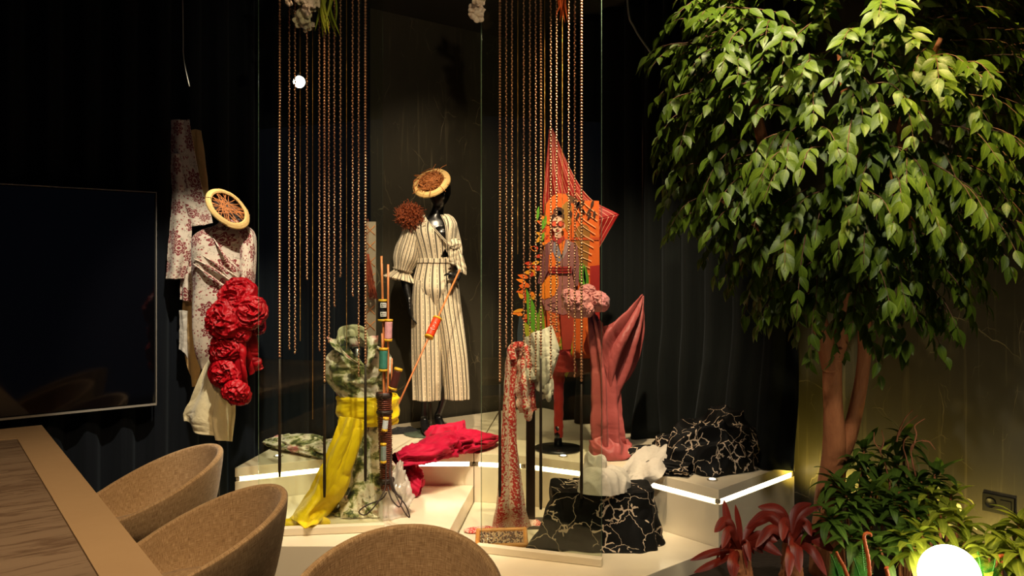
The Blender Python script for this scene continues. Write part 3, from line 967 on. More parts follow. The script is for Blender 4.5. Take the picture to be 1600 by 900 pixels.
def hand_geo(mb, wrist, fwd, palm_n, s=1.0, curl=0.35, side=1):
    """palm and five bent fingers; fwd points to the fingertips, palm_n out of the palm, thumb on 'side'"""
    f = np.asarray(fwd, float); f /= np.linalg.norm(f)
    pn = np.asarray(palm_n, float); pn -= f * pn.dot(f); pn /= np.linalg.norm(pn)
    sd = np.cross(f, pn) * side
    w = np.asarray(wrist, float)
    palm = [w - f * 0.02 * s, w + f * 0.02 * s, w + f * 0.05 * s, w + f * 0.085 * s]
    mb.tube(palm, np.array([0.026, 0.033, 0.039, 0.036]) * s, 14, flat=0.42, up=pn)
    for k, (o, L, r) in enumerate(((0.026, 0.074, 0.0085), (0.009, 0.084, 0.009), (-0.009, 0.078, 0.0085), (-0.025, 0.060, 0.0078))):
        p = w + f * 0.078 * s + sd * o * s; pts = [p]; a = 0.10
        for seg in (0.45, 0.32, 0.23):
            a += curl * (1 + 0.15 * k)
            dirv = f * math.cos(a) + pn * math.sin(a) + sd * o * 1.2
            p = p + dirv * L * seg * s; pts.append(p)
        mb.tube(crom(pts, 10), np.linspace(r, r * 0.68, 10) * s, 8)
    p = w + f * 0.025 * s + sd * 0.026 * s
    pts = [p, p + (f * 0.55 + sd * 0.75 + pn * 0.2) * 0.03 * s, p + (f * 0.9 + sd * 0.85 + pn * 0.4) * 0.048 * s, p + (f * 1.3 + sd * 0.75 + pn * 0.6) * 0.052 * s]
    mb.tube(crom(pts, 9), np.linspace(0.012, 0.0075, 9) * s, 8)

mroot = P(668, 678, MD)
mroot[2] = ZU
t = thing('mannequin', 'gloss black female mannequin in a cream striped jumpsuit, standing by the dark back wall', 'mannequin', mroot)
body = MB()
def pm(x, y, o=0.0): return P(x, y, MD + o)
# torso and neck
for rows, dep in (([(686, 318, 9, 1), (683, 330, 10, 1), (680, 340, 14, .9), (678, 346, 27, .5), (678, 356, 30, .55), (678, 372, 27, .68), (680, 395, 23, .65), (682, 412, 21, .62), (681, 436, 27, .62), (680, 455, 29, .6)], .6),):
    G, uv = loft(lpx(rows, MD), 40, 60); body.grid(G[:, :-1], cu=True, cap0=True, cap1=True)
for sx in (-1, 1):
    body.ball(pm(679 + sx * 11, 366, -0.065), 0.052, 14, (1, .8, .95))
# legs down to the ankles and feet on tiptoe
legs = {'l': [(668, 445, 14), (667, 500, 12.5), (668, 560, 9), (666, 595, 8.5), (663, 635, 5.2), (663, 652, 5.5)],
        'r': [(694, 445, 14), (698, 500, 12.5), (702, 560, 9), (700, 595, 8.5), (690, 632, 5.2), (684, 648, 5.5)]}
for k, rows in legs.items():
    G, uv = loft(lpx([r + (.95,) for r in rows], MD), 24, 50); body.grid(G[:, :-1], cu=True, cap0=True, cap1=True)
body.tube(crom([pm(663, 650, 0.02), pm(663, 658, 0.0), pm(665, 668, -0.06), pm(668, 674, -0.12), pm(669, 676, -0.15)], 14), [.024, .025, .027, .028, .029, .030, .030, .031, .031, .030, .028, .025, .021, .014], 14, flat=0.75)
body.tube(crom([pm(684, 646, 0.02), pm(685, 655, 0.01), pm(688, 664, -0.03), pm(690, 672, -0.07), pm(691, 675, -0.09)], 14), [.024, .025, .027, .028, .029, .030, .030, .031, .031, .030, .028, .025, .021, .014], 14, flat=0.75)
# arms
armL = [pm(646, 348), pm(634, 385, 0.02), pm(630, 412, 0.02), pm(634, 445, -0.02), pm(640, 470, -0.05)]
body.tube(crom(armL, 30), np.interp(np.linspace(0, 1, 30), [0, .3, .55, .75, 1], [.045, .038, .033, .029, .020]), 16)
hand_geo(body, pm(640.5, 472, -0.05), pm(644, 505, -0.06) - pm(640, 470, -0.05), (0.75, -0.1, 0.15), 1.0, 0.16, side=-1)
armR = [pm(700, 346), pm(709, 372, 0.06), pm(714, 392, 0.07), pm(715, 410, -0.02), pm(715, 424, -0.10)]
body.tube(crom(armR, 30), np.interp(np.linspace(0, 1, 30), [0, .3, .55, .75, 1], [.034, .031, .029, .026, .020]), 16)
hand_geo(body, pm(716, 425, -0.10), pm(708, 440, -0.16) - pm(717, 424, -0.10), (-0.2, -0.9, 0.1), 0.9, 0.75, side=1)
hd = head_geo(P(687, 300, MD - 0.03), 0.42, 0.10, 0.05, 0.98)
body.grid(hd, cu=True, cap0=True, cap1=True)
obj('body', body, M['mannequin'], t, remesh=0.0055, label='gloss black figure with face, hands and bare feet')
disc = MB().lathe([mroot[0], mroot[1], ZU], [(0.150, 0.0), (0.156, 0.004), (0.154, 0.010), (0.05, 0.012)], 48)
obj('base_disc', disc, M['grey_glass'], t)
obj('support_rod', MB().tube([pm(674, 676, 0.05), pm(672, 630, 0.05)], 0.008, 10), M['bezel'], t)

# jumpsuit: bodice with a V neck and keyhole
rows = [(678, 335, 22, .45), (678, 340, 29, .46), (677, 350, 35, .58), (677, 362, 34, .72), (679, 378, 31, .76), (681, 395, 28.5, .70), (682, 408, 27, .66), (682, 418, 28, .64)]
G, uv = loft(lpx(rows, MD), 260, 150, rad=lambda th, v: 1.03 + 0.015 * np.sin(th * 9 + v * 5) * (1 - v) + 0.03 * (noise3(np.stack([np.cos(th) * 3, np.sin(th) * 3, v * 5], -1), 3) - .5) + .05 * np.exp(-((v - .45) / .2) ** 2) * (np.exp(-((np.sin(th) + .8) / .35) ** 2)))
qx = (G[..., 0] / G[..., 1]) * F_PX + 800; qy = HOR + (CAM_Z - G[..., 2]) / G[..., 1] * F_PX
front = G[..., 1] < MD + 0.0
y_ = qy
lft = np.interp(y_, [330, 339, 352, 366, 379], [662, 664, 673, 686, 699]); rgt = np.interp(y_, [330, 339, 352, 366, 379], [689, 691, 696, 698.5, 700])
mask = front & (qx > lft) & (qx < rgt) & (y_ < 378)
kh = front & (np.abs(qx - 695) < np.interp(y_, [388, 390, 401, 402], [0, 1, 6.5, 0])) & (y_ > 388) & (y_ < 402)
mask = mask | kh | (qy < 337.5) & (np.abs(qx - 679) < 14)
b_ = MB().grid(G, uv=uv, mask=mask)
bod = obj('bodice', b_, M['stripe'], t, solid=0.004)
# lapel edges following the V
for pts in ([(662, 337), (669, 347), (678, 357), (688, 368), (698, 379)], [(690, 336), (696, 348), (698.5, 362), (699, 379)]):
    q = []
    for x, y in pts:
        q.append(P(x, y, MD - np.interp(y, [336, 350, 366, 380], [0.03, 0.085, 0.125, 0.115])))
    obj('neck_edge', MB().tube(crom(q, 24), 0.009, 8, flat=0.5, uvs=0.05), M['stripe'], bod)
# waist yoke and wide trousers
rows = [(682, 405, 27.4, .68), (681, 418, 29, .66), (680.5, 432, 32, .66), (680.5, 446, 34, .70), (681, 456, 32.5, .70), (681, 470, 25, .64), (681, 486, 13, .6), (681, 498, 4, .6)]
G, uv = loft(lpx(rows, MD), 120, 50, rad=lambda th, v: 1.04 + 0.012 * np.sin(th * 14) * v)
obj('waist', MB().grid(G, uv=uv), M['stripe'], t, solid=0.004)
wb = [(682, 404, 27.8, .69), (682, 411, 28.4, .68)]
G, uv = loft(lpx(wb, MD), 90, 8, rad=lambda th, v: 1.075 + 0 * v); obj('waistband', MB().grid(G, uv=uv), M['stripe'], t, solid=0.004)
def trouser(rows, seed):
    def rad(th, v):
        return 1 + (0.015 + 0.07 * v) * np.sin(th * 5 + 2.2 * noise3(np.stack([np.cos(th) * 2, np.sin(th) * 2, v * 1.2], -1), seed) * 3) + 0.05 * v * np.sin(th * 11 + seed)
    G, uv = loft(lpx(rows, MD), 150, 110, rad)
    obj('trouser_leg', MB().grid(G, uv=uv), M['stripe'], t, solid=0.004)
trouser([(664.5, 438, 17, 1.15), (664.5, 452, 19, 1.1), (665.5, 480, 21.5, .98), (666, 520, 22, .95), (667, 560, 22, .95), (668, 600, 21.5, .95), (668.5, 624, 21, .95)], 2)
trouser([(696, 438, 17, 1.15), (697, 452, 19.5, 1.1), (699, 480, 20.5, .98), (705, 520, 20, .95), (710, 560, 20, .95), (713, 600, 20, .95), (714, 623, 19.5, .95)], 6)
# sleeves: full balloon with a gathered cuff
def sleeve(pts, radii, n, fr, cuff, seed, fl=0.8):
    pts = crom(pts, 70); r = np.interp(np.linspace(0, 1, 70), np.linspace(0, 1, len(radii)), radii)
    r = np.convolve(np.pad(r, 4, mode='edge'), np.ones(9) / 9, 'valid')
    def rad(th, tt): return 1 + 0.055 * np.sin(th * n + 4 * noise3(np.stack([np.cos(th), np.sin(th), tt * 2], -1), seed)) + 0.05 * np.sin(th * (n + 6)) * sm((tt - .8) / .2) + 0.18 * (noise3(np.stack([np.cos(th) * 1.6, np.sin(th) * 1.6, tt * 4], -1), seed + 1) - .5)
    sl_ = obj('sleeve', MB().tube(pts, r, 72, cap=False, flat=fl, rad=rad, uvs=0.75), M['stripe'], t, solid=0.003)
    e = pts[-1]; dv = pts[-1] - pts[-6]; dv /= np.linalg.norm(dv)
    q = np.linspace(0, 1, 14)
    obj('cuff_ruffle', MB().tube(e + dv * (q[:, None] * cuff - 0.012), np.interp(q, [0, .25, 1], [r[-1], r[-1] * 0.8, r[-1] * 1.45]), 96, cap=False, flat=fl,
        rad=lambda th, tt: 1 + tt * 0.16 * np.sin(th * 8 + seed) + tt * 0.07 * np.sin(th * 13), uvs=0.7), M['stripe'], sl_, solid=0.003)
sleeve([pm(655, 341, 0.0), pm(648, 350), pm(643, 372, 0.01), pm(636, 398, 0.02), pm(629, 424, 0.01)], [.045, .066, .078, .092, .108, .104, .066], 9, 0, 0.075, 4)
sleeve([pm(698, 340, 0.0), pm(703, 350, .02), pm(708, 368, .05), pm(713, 388, .06), pm(714, 402, .0), pm(714, 413, -.05)], [.036, .044, .044, .042, .040, .036, .034], 6, 0, 0.06, 9, 0.75)
# front tie: knot and two tails
G, uv = heap(pm(709, 381, -0.13), 0.042, 0.03, 0.03, 0.3, 0.4, 16, 3, 40, 18); kn = MB().grid(G, uv=uv)
G2 = G.copy(); G2[..., 2] = 2 * pm(709, 381, -0.13)[2] - G2[..., 2]; kn.grid(G2, uv=uv)
tk = obj('tie_knot', kn, M['stripe'], t)
for rows in ([[pm(703, 382, -.14), pm(710, 382, -.14)], [pm(701, 398, -.15), pm(711, 399, -.14)], [pm(702, 412, -.14), pm(713, 414, -.13)]],
             [[pm(708, 381, -.13), pm(714, 381, -.13)], [pm(712, 396, -.14), pm(722, 396, -.12)], [pm(712, 412, -.13), pm(728, 416, -.11)], [pm(716, 424, -.13), pm(729, 430, -.11)]],
             [[pm(707, 376, -.13), pm(709, 384, -.13)], [pm(718, 373, -.13), pm(719, 383, -.13)], [pm(716, 378, -.14), pm(714, 386, -.14)]]):
    G, uv = sheet(rows, 20, 26, lambda a, b: 0.010 * np.sin(a * 9) * b, 0.015, 25, 5)
    obj('tie_tail', MB().grid(G, uv=uv), M['stripe'], tk, solid=0.003)

# straw hat with a tangle of dry twigs
def straw_hat(name, label, c, nrm, up, a, b, depth, segs, twigs, seed, m_in, inn=0.66, chord=False):
    """oval brim (half axes a, b) round an open crown filled with dry stems"""
    rng = random.Random(seed)
    nrm = np.asarray(nrm, float); nrm /= np.linalg.norm(nrm)
    ax = np.asarray(up, float); ax -= nrm * ax.dot(nrm); ax /= np.linalg.norm(ax); ay = np.cross(nrm, ax)
    c = np.asarray(c, float)
    t = thing(name, label, 'hat', c)
    # brim pieces: flat straw wedges lapped round the oval
    n = segs
    for k in range(n):
        q = np.linspace(2 * PI * k / n, 2 * PI * (k + 1.06) / n, 9)
        mb = MB(); rows = []
        for f, h in ((inn, 0.010), (inn + .06, 0.017), (0.88, 0.012), (0.98, 0.002), (1.0, -0.006), (0.97, -0.010), (0.84, -0.004), (inn, 0.002)):
            jj = 0.002 * math.sin(k * 2.3)
            rows.append([c + ax * math.cos(w) * a * f + ay * math.sin(w) * b * f + nrm * (h + jj + 0.002 * (w - q[0]) / (q[-1] - q[0])) for w in q])
        rows.append(rows[0])
        obj('brim_piece', mb.grid(np.array(rows)), M['straw'], t, smooth=False)
    crown = MB()
    rows = [[c + ax * math.cos(w) * a * f + ay * math.sin(w) * b * f + nrm * h for w in np.linspace(0, 2 * PI, 37)] for f, h in ((inn + .03, 0.004), (inn, -depth * .6), (0.55, -depth), (0.05, -depth * 1.05))]
    obj('crown_lining', crown.grid(np.array(rows)), M['tail'], t)
    tw = MB()
    for k in range(twigs):
        w = rng.uniform(0, 2 * PI); r0 = rng.uniform(.45, .68); w2 = w + rng.uniform(1.2, 4.0); r1 = rng.uniform(.3, .72)
        p0 = c + ax * math.cos(w) * a * r0 + ay * math.sin(w) * b * r0 + nrm * rng.uniform(-.01, .012)
        p2 = c + ax * math.cos(w2) * a * r1 + ay * math.sin(w2) * b * r1 + nrm * rng.uniform(0, .02)
        if rng.random() < .12: p2 = p2 + (p2 - c) * rng.uniform(.4, .9)
        if chord: p2 = c + ax * math.cos(w + PI + rng.uniform(-.9, .9)) * a * .76 + ay * math.sin(w + PI + rng.uniform(-.9, .9)) * b * .76; p0 = c + ax * math.cos(w) * a * .76 + ay * math.sin(w) * b * .76
        p1 = (p0 + p2) / 2 + (0.3 if chord else 1) * nrm * .02 if chord else (p0 + p2) / 2 + ax * rng.uniform(-.5, .5) * a * .5 + ay * rng.uniform(-.5, .5) * b * .5 + nrm * rng.uniform(.01, .045)
        tw.tube(crom([p0, p1, p2], 9), [rng.uniform(.0014, .0026)] * 9, 4)
    obj('twig_tangle', tw, m_in, t, kind='stuff', label='tangle of dry rust brown stems in the crown')
    return t
hc = P(674, 286, MD - 0.12)
straw_hat('straw_hat', 'cream straw hat filled with dry stems, tilted on the black mannequin', hc, (-0.22, -0.86, 0.52), (0.93, 0.05, 0.36), 0.128, 0.108, 0.06, 11, 260, 5, M['twig'])
# curly raffia on the shoulder
rng = random.Random(4)
rf = MB(); c0 = P(640, 337, MD - 0.09)
for k in range(700):
    d = np.array([rng.gauss(0, 1), rng.gauss(0, 1), rng.gauss(0, 1)]); d /= np.linalg.norm(d)
    r = rng.uniform(.2, 1) ** .6
    p = c0 + d * np.array([.100, .06, .090]) * r
    ax = np.array([rng.gauss(0, 1), rng.gauss(0, 1), rng.gauss(0, 1)]); ax /= np.linalg.norm(ax)
    b1 = np.cross(ax, d); b1 /= np.linalg.norm(b1) + 1e-9; b2 = np.cross(ax, b1)
    rr = rng.uniform(.008, .017); q = np.linspace(0, rng.uniform(2.5, 5), 8)
    pts = p + rr * (np.cos(q)[:, None] * b1 + np.sin(q)[:, None] * b2) + ax * np.linspace(-.012, .02, 8)[:, None]
    rf.tube(pts, [rng.uniform(.0016, .003)] * 8, 3, flat=0.5)
tag(obj('raffia_corsage', rf, M['raffia']), 'curly rust raffia corsage on the striped mannequin shoulder', 'corsage', kind='stuff')

# ---------------------------------------------------------------- floral dress form by the television
DD = 4.22
def pd(x, y, o=0.0): return P(x, y, DD + o)
t = thing('dress_form', 'headless dress form in a cream floral wrapped dress beside the television', 'mannequin', (pd(340, 0)[0], DD, 0))
rows = [(362, 344, 17, .6), (360, 352, 22, .6), (352, 360, 36, .5), (346, 372, 44, .52), (341, 390, 41, .6), (340, 415, 38, .68), (340, 440, 36.5, .66), (340, 465, 38, .64), (338, 490, 37, .62), (331, 520, 29, .7), (325, 548, 19, .8), (320, 566, 9, .9), (319, 577, 4, 1)]
def rad(th, v):
    f = 1 + .03 * np.sin(th * 3 + v * 22) * np.exp(-((v - .42) / .22) ** 2) + .05 * v * np.sin(th * 7 + v * 9)
    return f + .05 * (noise3(np.stack([np.cos(th) * 2.4, np.sin(th) * 2.4, v * 9], -1), 21) - .5)
G, uv = loft(lpx(rows, DD), 130, 130, rad)
drs = obj('dress', MB().grid(G, uv=uv), M['floral'], t, solid=0.004)
# wrap pleats running down across the chest
for k, (p0, p1, p2) in enumerate((((302, 412), (330, 432), (372, 462)), ((303, 404), (334, 420), (374, 448)), ((310, 395), (345, 416), (376, 436)), ((330, 366), (352, 400), (377, 424)))):
    q = [P(x, y, DD - o) for (x, y), o in zip((p0, p1, p2), (.075, .108, .085))]
    obj('pleat', MB().tube(crom(q, 24), np.interp(np.linspace(0, 1, 24), [0, .5, 1], [.003, .011, .004]), 8, flat=.45, uvs=.07), M['floral'], drs)
obj('sleeve', MB().tube(crom([pd(378, 362), pd(386, 372, -.01), pd(388, 400, -.02), pd(387, 428, -.03), pd(385, 455, -.03)], 40), np.interp(np.linspace(0, 1, 40), [0, .15, .5, 1], [.05, .052, .045, .042]), 36, cap=False, flat=.8,
    rad=lambda th, tt: 1 + .10 * (noise3(np.stack([np.cos(th) * 2, np.sin(th) * 2, tt * 7], -1), 8) - .5) + .03 * np.sin(th * 6), uvs=.5), M['floral'], t, solid=.003)
obj('collar', MB().tube(crom([pd(343, 352, -.06), pd(352, 348, -.10), pd(366, 347, -.10), pd(376, 350, -.06), pd(378, 352, .02), pd(362, 349, .07), pd(346, 351, .03), pd(343, 352, -.06)], 40), .012, 10, uvs=.08), M['floral'], t)
obj('neck_cap', MB().lathe(pd(361, 352), [(.055, -.05), (.056, 0), (.045, .012), (.01, .015)], 24), M['black_metal'], t)
obj('pole', MB().tube([pd(340, 560), (pd(340, 0)[0], DD, .012)], .011, 12), M['black_metal'], t)
obj('foot', MB().lathe((pd(340, 0)[0], DD, 0), [(.085, 0), (.09, .004), (.085, .010), (.02, .018)], 32), M['black_metal'], t)
ax = P(384, 352, DD) - P(328, 300, DD)
straw_hat('straw_hat', 'straw hoop hat woven with dark twigs, perched above the floral dress', P(356, 326, DD - .12), (0.50, -0.72, 0.42), ax, 0.132, 0.088, .03, 12, 26, 8, M['twig'], 0.74, True)

# long floral lengths pinned to the curtain
FD = 4.42
def pf(x, y, o=0.0): return P(x, y, FD + o)
t = thing('fabric_length', 'long cream floral fabric length hanging from the curtain above the floral dress', 'fabric', pf(285, 470))
def dr(rows, m, seed, nf, amp, name='panel', label=None, cr=.006):
    G, uv = sheet(rows, 60, 110, lambda a, b: amp * np.sin(a * nf + 2.5 * noise3(np.stack([a * 2, b * 2, 0 * a], -1), seed)) * (.4 + b), cr, 11, seed)
    return obj(name, MB().grid(G, uv=uv), m, t, solid=.004, label=label)
dr([[pf(299, 203, .02), pf(306, 202, .03), pf(313, 204, .02)], [pf(301, 240, .02), pf(310, 240, .03), pf(319, 243, .02)], [pf(303, 285, .02), pf(314, 285, .03), pf(324, 288, .02)], [pf(306, 330, .03), pf(317, 330, .03), pf(328, 330, .03)]], M['beige_cloth'], 3, 6, .008, 'lining_strip', 'plain beige strip')
dr([[pf(267, 187), pf(282, 187, -.01), pf(296, 187)], [pf(266, 230), pf(284, 230, -.02), pf(303, 232)], [pf(267, 290), pf(290, 290, -.03), pf(316, 296)], [pf(280, 330), pf(305, 330, -.04), pf(327, 330)], [pf(296, 353), pf(314, 352, -.04), pf(331, 349)]], M['floral'], 5, 9, .012)
dr([[pf(268, 240, -.03), pf(274, 240, -.04), pf(282, 240, -.03)], [pf(268, 300, -.04), pf(280, 300, -.05), pf(294, 300, -.04)], [pf(264, 350, -.05), pf(281, 350, -.06), pf(299, 350, -.05)], [pf(259, 400, -.05), pf(278, 400, -.07), pf(297, 400, -.05)], [pf(256, 436, -.05), pf(272, 436, -.07), pf(287, 436, -.05)]], M['floral'], 7, 8, .012)
dr([[pf(282, 390, -.02), pf(291, 390, -.04), pf(301, 390, -.02)], [pf(280, 430, -.02), pf(291, 430, -.04), pf(303, 432, -.02)], [pf(280, 468, -.02), pf(291, 470, -.04), pf(303, 472, -.02)]], M['floral'], 9, 7, .008)
dr([[pf(286, 460, .02), pf(296, 460, .02), pf(308, 462, .02)], [pf(284, 510, .02), pf(298, 510, .01), pf(312, 515, .02)], [pf(290, 565, .02), pf(302, 570, .01), pf(314, 570, .02)], [pf(300, 600, .02), pf(304, 604, .01), pf(309, 598, .02)]], M['beige_cloth'], 11, 7, .008, 'lining_strip', 'plain beige strip')
dr([[pf(280, 485, 0), pf(286, 485, -.01), pf(293, 486, 0)], [pf(280, 520, 0), pf(286, 520, -.01), pf(292, 520, 0)], [pf(279, 546, 0), pf(287, 550, -.01), pf(293, 560, 0)]], M['white_cloth'], 13, 5, .004, 'lining_strip', 'plain white strip')

# ivory under-skirt
G, uv = sheet([[pd(325, 555, -.02), pd(330, 553, -.05), pd(336, 556, -.03)], [pd(314, 585, -.02), pd(332, 582, -.10), pd(352, 585, -.03)], [pd(300, 618, 0), pd(334, 615, -.15), pd(366, 612, -.02)], [pd(286, 645, .02), pd(328, 655, -.17), pd(368, 645, 0)], [pd(288, 658, .02), pd(335, 686, -.17), pd(363, 690, 0)]],
              90, 90, lambda a, b: .030 * b ** 1.3 * np.sin(a * 13 + 1.5 * b) * np.sin(PI * np.clip(a * 1.05, 0, 1)) ** .3, .01, 6, 4)
o = obj('underskirt', MB().grid(G, uv=uv), M['ivory_cloth'], solid=.004)
tag(o, 'plain ivory cloth flaring below the crimson rosettes of the floral dress', 'cloth')

# crimson rosettes and satin tails
RD = 4.02
def pr(x, y, o=0.0): return P(x, y, RD + o)
t = thing('satin_corsage', 'crimson satin cascade of large rosettes on the hip of the floral dress', 'corsage', pr(368, 634))
px = RD / F_PX
def tail(rows, seed, cr=.035, cs=11):
    G, uv = sheet(rows, 70, 90, lambda a, b: .014 * np.sin(a * 10 + 5 * noise3(np.stack([a, b * 2, 0 * a], -1), seed)), cr, cs, seed)
    obj('satin_tail', MB().grid(G, uv=uv), M['red_satin'], t, solid=.004)
tail([[pr(332, 515, .03), pr(352, 510, -.02), pr(372, 505, 0)], [pr(331, 550, .03), pr(352, 550, -.07), pr(373, 550, -.01)], [pr(331, 585, .03), pr(354, 590, -.08), pr(378, 585, -.01)], [pr(335, 605, .03), pr(360, 606, -.07), pr(386, 600, 0)]], 31)
tail([[pr(368, 500, .0), pr(380, 500, -.05), pr(394, 500, .02)], [pr(372, 540, 0), pr(386, 535, -.05), pr(400, 540, .02)], [pr(384, 562, 0), pr(392, 560, -.03), pr(402, 560, .02)], [pr(389, 587, .02), pr(398, 583, .0), pr(412, 575, .03)]], 33, .03)
tail([[pr(366, 510, -.05), pr(372, 512, -.09), pr(380, 512, -.05)], [pr(366, 550, -.06), pr(374, 550, -.10), pr(386, 555, -.05)], [pr(370, 580, -.06), pr(378, 582, -.10), pr(388, 585, -.05)], [pr(374, 610, -.05), pr(380, 615, -.07), pr(388, 612, -.03)]], 35, .02)
for k, (x, y, r, o, h) in enumerate(((371, 466, 33, -.03, .055), (350, 500, 31, -.08, .055), (390, 488, 27, -.08, .045), (352, 545, 26, -.07, .040), (353, 586, 25, -.08, .045), (370, 613, 22, -.10, .05), (401, 508, 15, -.03, .03), (376, 520, 16, -.08, .03))):
    nr = np.array([(x - 372) * .012, -1, (505 - y) * .004 + .1])
    G, uv = rose(pr(x, y, o), nr, r * px, h, 40 + k, 2.6 if r > 20 else 2.0, amp=.50)
    obj('rosette', MB().grid(G, uv=uv), M['red_satin'], t)
# ---------------------------------------------------------------- floral blouse bust with a yellow sash
BD = 4.22
def pb(x, y, o=0.0): return P(x, y, BD + o)
bz = pb(560, 800)[2]
t = thing('blouse_bust', 'headless bust in a green watercolour floral blouse, standing behind the left glass panel', 'mannequin', (pb(562, 0)[0], BD, ZL))
rows = [(553, 526, 19, .7), (556, 538, 26, .62), (560, 548, 40, .55), (560, 560, 49, .55), (559, 578, 49, .62), (558, 596, 43, .66), (564, 612, 38, .66), (572, 628, 36, .66), (576, 645, 35, .66)]
def rad(th, v): return 1 + .17 * crease(np.stack([np.cos(th) * 2.6, np.sin(th) * 2.6, v * 5.0], -1), 3) + .03 * np.sin(th * 9 + v * 6) * v
G, uv = loft(lpx(rows, BD), 150, 110, rad)
qx = (G[..., 0] / G[..., 1]) * F_PX + 800; qy = HOR + (CAM_Z - G[..., 2]) / G[..., 1] * F_PX
mask = (G[..., 1] < BD) & (np.abs(qx - np.interp(qy, [520, 545, 572], [556, 561, 571])) < np.interp(qy, [520, 530, 550, 573], [20, 20, 13, 0]))
bl_ = obj('blouse', MB().grid(G, uv=uv, mask=mask), M['water'], t, solid=.004)
obj('collar', MB().grid(*sheet([[pb(526, 534, -.02), pb(529, 514, 0), pb(543, 508, .06), pb(562, 508, .06), pb(573, 518, .0), pb(577, 538, -.04)],
                                [pb(518, 556, -.06), pb(532, 534, -.02), pb(545, 526, .05), pb(562, 527, .05), pb(570, 536, -.02), pb(580, 556, -.08)]], 60, 14, None, .012, 20, 3)[:1]), M['water'], t, solid=.004)
for pts in ([(528, 530, -.03), (534, 545, -.10), (549, 560, -.13), (570, 573, -.13)], [(573, 528, -.03), (575, 545, -.09), (574, 560, -.13), (570, 574, -.13)]):
    q = [pb(*p) for p in pts]; hh = len(q)
    up = [p + np.array([.055 * (-1 if k == 0 else 1), .004, .010]) * (1.1 - i / hh) for i, p in enumerate(q) for k in [0 if pts[0][0] < 550 else 1]]
    G, uv = sheet([q, up], 40, 12, lambda a, b: .004 * np.sin(b * PI), .008, 18, 6)
    obj('lapel', MB().grid(G, uv=uv), M['water'], bl_, solid=.005)
obj('neck_form', MB().lathe(pb(558, 550), [(.085, -.14), (.07, -.05), (.045, -.02), (.042, .02), (.02, .03)], 24), M['black_metal'], t, label='dark inner bust form')
obj('stand_pole', MB().tube([pb(566, 640), (pb(566, 0)[0], BD, ZL + .01)], .014, 12), M['black_metal'], t)
obj('stand_foot', MB().lathe((pb(566, 0)[0], BD, ZL), [(.10, 0), (.10, .008), (.02, .014)], 28), M['black_metal'], t)
# skirt part falling to the floor
rows = [(577, 640, 32, .7), (577, 665, 31, .7), (577, 700, 31, .75), (578, 735, 35, .8), (580, 770, 43, .9), (582, 792, 54, 1.0)]
def rad(th, v): return 1 + .34 * crease(np.stack([np.cos(th) * 2.6, np.sin(th) * 2.6, v * 3.6], -1), 17) + .06 * np.sin(th * 7 + v * 4)
G, uv = loft(lpx(rows, BD), 150, 120, rad); G[..., 2] = np.maximum(G[..., 2], ZL + .006)
obj('skirt', MB().grid(G, uv=uv), M['water'], t, solid=.004)
for k, (x, y, rx, ry, h, sd) in enumerate(((555, 800, .12, .07, .07, 3), (592, 799, .11, .08, .075, 9), (573, 805, .10, .05, .05, 14))):
    c = PZ(x, y, ZL + .004); G, uv = heap(c, rx, ry, h, .2 * k, .55, 15, sd, 64, 26)
    obj('hem_fold', MB().grid(G, uv=uv), M['water'], t)

# floral cloth trailing over the upper platform
def scarf(name, pts, rads, m, label, cat='fabric', flat=.55, zb=None, amp=.28, seed=1, ks=7.0, n=64, kk=110, lobe=2.4):
    pts = crom(np.asarray(pts, float), kk); r = np.interp(np.linspace(0, 1, kk), np.linspace(0, 1, len(rads)), rads)
    L = np.concatenate([[0], np.cumsum(np.linalg.norm(np.diff(pts, axis=0), axis=1))])[-1]
    def rad(th, tt): return 1 + amp * 2.0 * crease(np.stack([np.cos(th) * lobe, np.sin(th) * lobe, tt * L * ks], -1), seed) + .5 * amp * (noise3(np.stack([np.cos(th) * 1.1, np.sin(th) * 1.1, tt * L * 6], -1), seed + 4) - .5)
    mb = MB().tube(pts, r, n, cap=False, flat=flat, rad=rad, up=(0, 0, 1), uvs=2 * PI * float(np.mean(r)))
    if zb is not None:
        for v in mb.v: v[:, 2] = np.maximum(v[:, 2], zb)
    o = obj(name, mb, m)
    return tag(o, label, cat)
z0 = ZU + .004
scarf('cloth_scarf', [PZ(416, 690, z0 + .02), PZ(440, 690, z0 + .03), PZ(475, 694, z0 + .035), PZ(508, 702, z0 + .03), PZ(530, 712, z0 + .02)], [.03, .085, .11, .10, .07], M['water'],
      'green watercolour floral cloth crumpled along the upper left platform', zb=z0, seed=5, amp=.3, flat=.42)

# yellow sash: wrap, side fall and train on the floor
YD = BD - .13
def py_(x, y, o=0.0): return P(x, y, YD + o)
t = thing('waist_sash', 'bright yellow sash tied round the floral blouse bust, trailing to the platform floor', 'sash', (PZ(520, 815, ZL)[0], PZ(520, 815, ZL)[1], ZL))
rows = [(575, 617, 45, .62), (575, 624, 46.5, .64), (575, 640, 47, .66), (575, 654, 46, .64), (574, 662, 44, .62)]
def rad(th, v):
    w = .03 * np.sin(v * 16 + th * 1.5 + 2.2 * np.sin(th * 1.0 + .6) + 3 * noise3(np.stack([np.cos(th) * 2, np.sin(th) * 2, v * 2], -1), 4)); return 1.02 + w + .08 * crease(np.stack([np.cos(th) * 1.5, np.sin(th) * 1.5, v * 4], -1), 8)
G, uv = loft(lpx(rows, BD), 130, 60, rad)
obj('wrap', MB().grid(G, uv=uv), M['yellow_cloth'], t, solid=.004)
zf = ZL + .006
